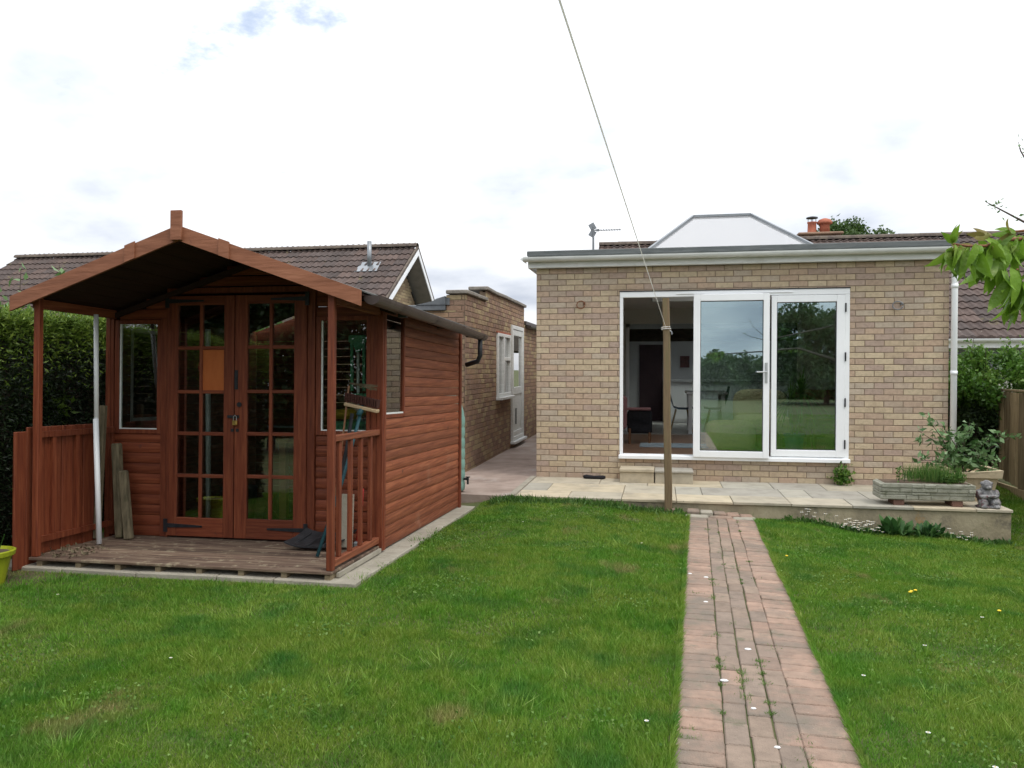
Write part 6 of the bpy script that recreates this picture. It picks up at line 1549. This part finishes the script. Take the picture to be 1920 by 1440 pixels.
def small_plants():
    rng = np.random.RandomState(101)
    t = thing('wall_weed', 'bright green leafy weed growing at the foot of the brick wall', 'plant', (2.2, 10.42, PZ))
    P = rng.normal(size=(330, 3)) * (.045, .035, .055) + (2.215, 10.43, PZ + .10); leafobj('leaves', P, .045, M['ivy'], t, rng, aspect=.6, droop=-.3)
    MB().tube([(2.21, 10.45, PZ), (2.21, 10.43, PZ + .14)], .004, 5).build('stem', M['dock'], t)
    # dock plants at the patio face
    for (x, y, s, n, lb) in ((2.40, 8.76, 1.35, 60, 'tall leafy dock weed against the patio edge, nearest the daisies'), (2.70, 8.74, 1.05, 70, 'lower spreading dock weed against the patio edge, right of the taller one')):
        z = gz1(x, y); P = []; V = []; F = []; r = []
        t = thing('dock_weed', lb, 'plant', (x, y, z), 'dock weeds along the patio edge')
        for k in range(n):
            a = rng.uniform(0, 6.28); el = rng.uniform(.5, 1.45); L = s * rng.uniform(.10, .22); w = L * .13
            d = Vector((math.cos(a) * math.cos(el), math.sin(a) * math.cos(el), math.sin(el))); sd = d.cross(Vector((0, 0, 1))).normalized()
            b = Vector((x + rng.normal(0, .05 * s), y + rng.normal(0, .03), z)); k0 = len(V)
            for (q, ww, dz) in ((0, .15, 0), (.35, .8, 0), (.7, .9, -.03), (1, .05, -.10)):
                c = b + d * L * q + Vector((0, 0, dz * L * 2)); V += [tuple(c - sd * w * ww), tuple(c + sd * w * ww)]; 
            rr = rng.rand(); r += [rr] * 8
            for i in range(3): F.append((k0 + 2 * i, k0 + 2 * i + 1, k0 + 2 * i + 3, k0 + 2 * i + 2))
        npmesh('leaves', np.array(V), np.array(F), M['dock'], t, r)
    # daisies
    def daisy(x, y, h, s=.011, parent=None):
        z = gz1(x, y); mb = MB().tube([(x, y, z), (x + random.gauss(0, .008), y - .005, z + h)], .0012, 4, 0)
        c = (x, y - .005, z + h); n = 9; P = [(c[0], c[1], c[2] + .001)]; F = []
        for i in range(n):
            a = 6.283 * i / n; P += [(c[0] + s * math.cos(a - .22), c[1] + s * math.sin(a - .22) * .9 - .002, c[2] + .003), (c[0] + s * math.cos(a + .22), c[1] + s * math.sin(a + .22) * .9 - .002, c[2] + .003)]; F.append((0, 1 + 2 * i, 2 + 2 * i))
        mb.add(P, F, 1); mb.ell((c[0], c[1], c[2] + .003), (s * .18, s * .18, .002), 7, 4, 2)
        return mb
    spots = []
    for k in range(64): spots.append((rng.normal(2.05, .15), 8.80 - abs(rng.normal(0, .09)), rng.uniform(.04, .15)))
    for k in range(9): spots.append((rng.normal(1.52, .05), 8.82 - abs(rng.normal(0, .03)), rng.uniform(.05, .16)))
    for k in range(16): spots.append((rng.normal(3.0, .10), 8.79 - abs(rng.normal(0, .05)), rng.uniform(.03, .12)))
    for (x, y) in ((-.15, 6.9), (.95, 4.0), (1.05, 3.4), (1.2, 3.15), (1.25, 3.05), (-.05, 3.3), (1.4, 4.6), (-1.3, 7.6), (1.9, 5.2), (1.16, 2.95), (2.6, 6.0), (-3.8, 4.5), (-2.4, 3.6)): spots.append((x, y, .035))
    for (x, y, h) in spots:
        y = min(y, 8.885); y = max(y, 8.56) if y > 8 else y; daisy(x, y, h, rng.uniform(.013, .019) if y > 8.4 else rng.uniform(.008, .011)).build('daisy', [M['dock'], M['petal'], M['yellow']])
    for o in list(COL.objects):
        if o.name.split('.')[0] == 'daisy':
            x, y = o.location.x, o.location.y
            g = 'daisies among the dock weeds by the patio edge' if y > 8.5 and 1.7 < x < 2.7 else 'daisies at the left foot of the patio face' if y > 8.5 and x < 1.7 else 'daisies right of the dock weeds' if y > 8.5 else 'single daisies scattered over the lawn'
            l = {'daisies among': 'white daisy in the dense drift left of the dock weeds', 'daisies at th': 'white daisy in the small group nearest the path on the patio face', 'daisies right': 'white daisy in the loose group right of the dock weeds', 'single daisie': 'lone white daisy growing in the open lawn'}[g[:13]]
            if y < 8.5:
                LONE = {(-.15, 6.9): 'lone daisy halfway up the lawn just left of the path', (.95, 4.0): 'lone daisy close to the right path edge, level with the near moss tufts', (1.05, 3.4): 'lone daisy beside the right path edge near the camera',
                        (1.2, 3.15): 'upper daisy of the small trio at the bottom right of the path', (1.25, 3.05): 'right daisy of the small trio at the bottom right of the path', (1.16, 2.95): 'lowest daisy of the small trio at the bottom right of the path',
                        (-.05, 3.3): 'lone daisy close to the camera just left of the path', (1.4, 4.6): 'lone daisy in the right lawn nearer than the yellow dandelions', (-1.3, 7.6): 'lone daisy in the far lawn between shed and path',
                        (1.9, 5.2): 'lone daisy just left of the farthest right dandelion', (2.6, 6.0): 'lone daisy at the far right of the lawn', (-3.8, 4.5): 'lone daisy in front of the left half of the shed porch', (-2.4, 3.6): 'lone daisy in the open lawn in front of the shed, nearer the camera'}
                k_ = min(LONE, key=lambda q: (q[0] - x) ** 2 + (q[1] - y) ** 2); l = LONE[k_]
            tag(o, l, 'daisy', g)
    for (x, y) in ((1.68, 5.80), (1.72, 5.85), (2.08, 5.42), (1.02, 6.8), (1.66, 5.76)):
        z = gz1(x, y) ; mb = MB().tube([(x, y, z), (x, y, z + .035)], .002, 4, 0).ell((x, y, z + .034), (.012, .012, .005), 9, 5, 1)
        tag(mb.build('dandelion', [M['dock'], M['yellow']]), {1.68: 'left flower of the yellow dandelion cluster in the right lawn', 1.72: 'back right flower of the yellow dandelion cluster in the right lawn', 2.08: 'lone yellow dandelion farthest right in the lawn', 1.02: 'yellow dandelion close to the right edge of the brick path', 1.66: 'front flower of the yellow dandelion cluster in the right lawn'}[x], 'dandelion', 'dandelions in the lawn right of the path')
    # ground weeds along the patio face and rough clumps
    P = []
    for k in range(1500):
        x = rng.uniform(1.3, 3.5); y = 8.86 - abs(rng.normal(0, .07)); P.append((x, y, gz1(x, y) + .03 * rng.rand()))
    tag(leafobj('edge_weeds', np.array(P), .05, M['herb'], None, rng, aspect=.3, droop=-1.0, r0=0, r1=.6), 'low green weeds and clover along the foot of the patio wall', 'weeds', kind='stuff')
    P = []
    for k in range(2600):
        x = rng.uniform(-1.9, .25); y = 8.88 - abs(rng.normal(0, .10)); P.append((x, y, gz1(x, y) + .02 * rng.rand()))
    tag(leafobj('rough_grass', np.array(P), .06, M['herb'], None, rng, aspect=.16, droop=-1.3, r0=0, r1=.8), 'longer rough grass and clover below the patio edge left of the post', 'weeds', kind='stuff')
    t = thing('lime_pot', 'lime yellow plastic flowerpot at the left edge of the lawn', 'pot', (-4.66, 4.72, .1))
    z = gz1(-4.40, 4.7) - .01
    c = (-4.505, 4.70, z)
    MB().lathe(c, [(.085, 0), (.13, .20), (.135, .215), (.155, .22), (.16, .25), (.145, .255), (.13, .235), (.0, .23)], 22).build('pot', M['limeplastic'], t, smooth=False)
    MB().lathe((c[0], c[1], z + .236), [(.128, 0), (.1, .006), (0, .01)], 16).build('soil', M['earth'], t)
    MB().tube([(-4.48, 4.70, z + .24), (-4.46, 4.68, z + .33), (-4.50, 4.68, z + .40)], .003, 5).tube([(-4.46, 4.73, z + .24), (-4.41, 4.73, z + .36)], .003, 5).build('sprout', M['herb'], t)
small_plants()
def mat_roll():
    x0, x1, y = -.98, -.70, 10.44
    mb = MB().tube([(x0, y + .01, PZ + .026), (x0 + .03, y, PZ + .03), (-.85, y - .005, PZ + .024), (x1 - .03, y, PZ + .026), (x1, y + .01, PZ + .026)], [.02, .028, .022, .026, .018], 10)
    tag(mb.build('draught_roll', M['blackfabric'], smooth=True), 'small dark rolled draught excluder lying at the foot of the brick wall', 'roll')
mat_roll()

# ------------------------------------------------------------------ furniture in the room
FL = .44
def armchair():
    t = thing('armchair', 'mauve and black high-backed armchair just inside the open door', 'armchair', (-.55, 12.7, FL))
    MB().box(-.98, -.50, 12.35, 12.45, FL + .22, FL + .75, b=.04, rot=(R(6), 0, R(8))).build('backrest', M['mauve'], t)
    MB().box(-.92, -.56, 12.32, 12.46, FL + .66, FL + .98, b=.06).build('headrest', M['blackfabric'], t)
    MB().box(-.85, -.14, 12.46, 13.0, FL + .28, FL + .44, b=.03).build('seat', M['blackfabric'], t)
    MB().box(-.5, -.12, 12.46, 12.52, FL + .16, FL + .52, b=.03).build('side_panel', M['blackfabric'], t)
    MB().box(-.52, -.14, 12.44, 12.53, FL + .52, FL + .56, b=.01).build('armrest', M['mauve'], t)
    for (x, y) in ((-.9, 12.4), (-.46, 12.42), (-.16, 12.48), (-.16, 12.95)): MB().tube([(x, y, FL), (x, y, FL + .24)], .018, 6).build('leg', M['brownwood'], t)
armchair()
def shell_chair(x, y, m, lb, ang):
    t = thing('shell_chair', lb, 'chair', (x, y, FL), 'moulded dining chairs at the white table')
    P = []; F = []
    prof = [(-.20, .44), (-.10, .42), (.05, .42), (.14, .45), (.19, .56), (.23, .72), (.25, .84)]
    ws = [.19, .21, .22, .22, .22, .21, .16]
    c, s = math.cos(ang), math.sin(ang)
    for (dx, z), w in zip(prof, ws):
        for q in (-1, -.5, 0, .5, 1):
            lx = dx - .03 * q * q * (1 if z > .5 else 0); ly = w * q; lz = z + .03 * q * q * (1 if z < .5 else 0)
            P.append((x + c * lx - s * ly, y + s * lx + c * ly, FL + lz))
    for i in range(6):
        for j in range(4): k = i * 5 + j; F.append((k, k + 1, k + 6, k + 5))
    MB().add(P, F).build('shell', m, t, smooth=True)
    for (a, b) in ((-1, -1), (-1, 1), (1, -1), (1, 1)): MB().tube([(x + .1 * a, y + .1 * b, FL + .42), (x + .2 * a, y + .2 * b, FL)], [.014, .009], 6).build('leg', M['palewood'], t)
shell_chair(.38, 14.75, M['bluechair'], 'dark blue moulded dining chair left of the white table', math.pi)
shell_chair(.98, 14.8, M['greenchair'], 'dark green moulded dining chair right of the white table', 0)
def dining_table():
    t = thing('dining_table', 'small white dining table seen through the open patio door', 'table', (.75, 14.6, FL))
    MB().box(.45, 1.15, 14.3, 15.3, FL + .71, FL + .75, b=.006).build('tabletop', M['white'], t)
    for (x, y) in ((.52, 14.38), (1.08, 14.38), (.52, 15.2), (1.08, 15.2)): MB().box(x - .03, x + .03, y - .03, y + .03, FL + .013, FL + .71).build('leg', M['white'], t)
dining_table()
o = MB().box(-.30, 1.0, 11.95, 12.55, FL + .001, FL + .014, b=.004).build('striped_rug', M['rug']); tag(o, 'blue and grey striped rug on the wooden floor inside the doors', 'rug')
def pouffe():
    o = MB(); 
    o.sup((.98, 11.75, FL + .21), (.34, .32, .215), .45)
    ob = o.build('pouffe', M['beige'], smooth=True); tag(ob, 'round beige fabric pouffe behind the middle patio door', 'pouffe')
    t = thing('beige_chair', 'rounded beige tub chair between the middle and right patio doors', 'armchair', (1.55, 12.6, FL))
    MB().sup((1.50, 12.75, FL + .55), (.40, .14, .30), .5).build('backrest', M['beige'], t, smooth=True)
    MB().sup((1.50, 12.45, FL + .30), (.42, .36, .17), .45).build('seat', M['beige'], t, smooth=True)
    for x in (1.2, 1.8): MB().tube([(x, 12.35, FL), (x, 12.35, FL + .2)], .02, 6).build('leg', M['brownwood'], t)
pouffe()
def yucca():
    t = thing('yucca_plant', 'tall yucca in a slate blue pot behind the right patio door', 'plant', (1.78, 11.3, FL))
    MB().lathe((1.78, 11.3, FL), [(.10, 0), (.13, .25), (.14, .255), (.14, .285), (.12, .285), (.11, .26), (0, .26)], 20).build('pot', M['bluepot'], t, smooth=False)
    MB().tube([(1.75, 11.3, FL + .26), (1.74, 11.3, FL + .66)], .018, 8).tube([(1.82, 11.32, FL + .26), (1.86, 11.33, FL + .8)], .016, 8).build('stem', M['oldwood'], t)
    rng = np.random.RandomState(111); V = []; F = []; r = []
    for (cx, cy, cz, n) in ((1.74, 11.3, FL + .68, 46), (1.87, 11.33, FL + .82, 50)):
        for k in range(n):
            a = rng.uniform(0, 6.28); el = rng.uniform(-.2, 1.4); L = rng.uniform(.28, .5)
            d = Vector((math.cos(a) * math.cos(el), math.sin(a) * math.cos(el), math.sin(el))); sd = d.cross(Vector((0, 0, 1))).normalized(); k0 = len(V); rr = rng.rand()
            for i in range(5):
                q = i / 4; c = Vector((cx, cy, cz)) + d * L * q - Vector((0, 0, 1.0 * L * q * q * math.cos(el) * .8)); w = .018 * (1 - q) ** .7 + .001; V += [tuple(c - sd * w), tuple(c + sd * w)]; r += [rr, rr]
            for i in range(4): F.append((k0 + 2 * i, k0 + 2 * i + 1, k0 + 2 * i + 3, k0 + 2 * i + 2))
    npmesh('leaves', np.array(V), np.array(F), M['ivy'], t, r)
yucca()
def side_furniture():
    t = thing('side_table', 'low brown wooden table at the right inside the patio doors', 'table', (2.5, 12.2, FL))
    MB().box(2.12, 3.0, 11.9, 12.5, FL + .42, FL + .45, b=.004).build('tabletop', M['brownwood'], t)
    for (x, y) in ((2.16, 11.94), (2.95, 11.94), (2.16, 12.45), (2.95, 12.45)): MB().box(x - .025, x + .025, y - .025, y + .025, FL, FL + .42).build('leg', M['brownwood'], t)
    tag(MB().box(2.18, 2.42, 11.0, 11.35, FL, FL + .27, b=.01).build('wooden_box', M['palewood']), 'pale wooden box on the floor at the right edge of the doors', 'box')
    tag(MB().box(2.2, 3.3, 14.2, 14.6, FL, FL + .8, b=.01).build('sideboard', M['brownwood']), 'brown wooden sideboard at the back right of the room', 'sideboard')
    tag(MB().lathe((1.50, 11.9, FL), [(.10, 0), (.16, .06), (.17, .22), (.14, .27), (0, .27)], 18).build('wicker_basket', M['brownwood'], smooth=True), 'round brown basket on the floor left of the blue plant pot', 'basket')
side_furniture()
for _m in bpy.data.materials:
    if not _m.users: bpy.data.materials.remove(_m)
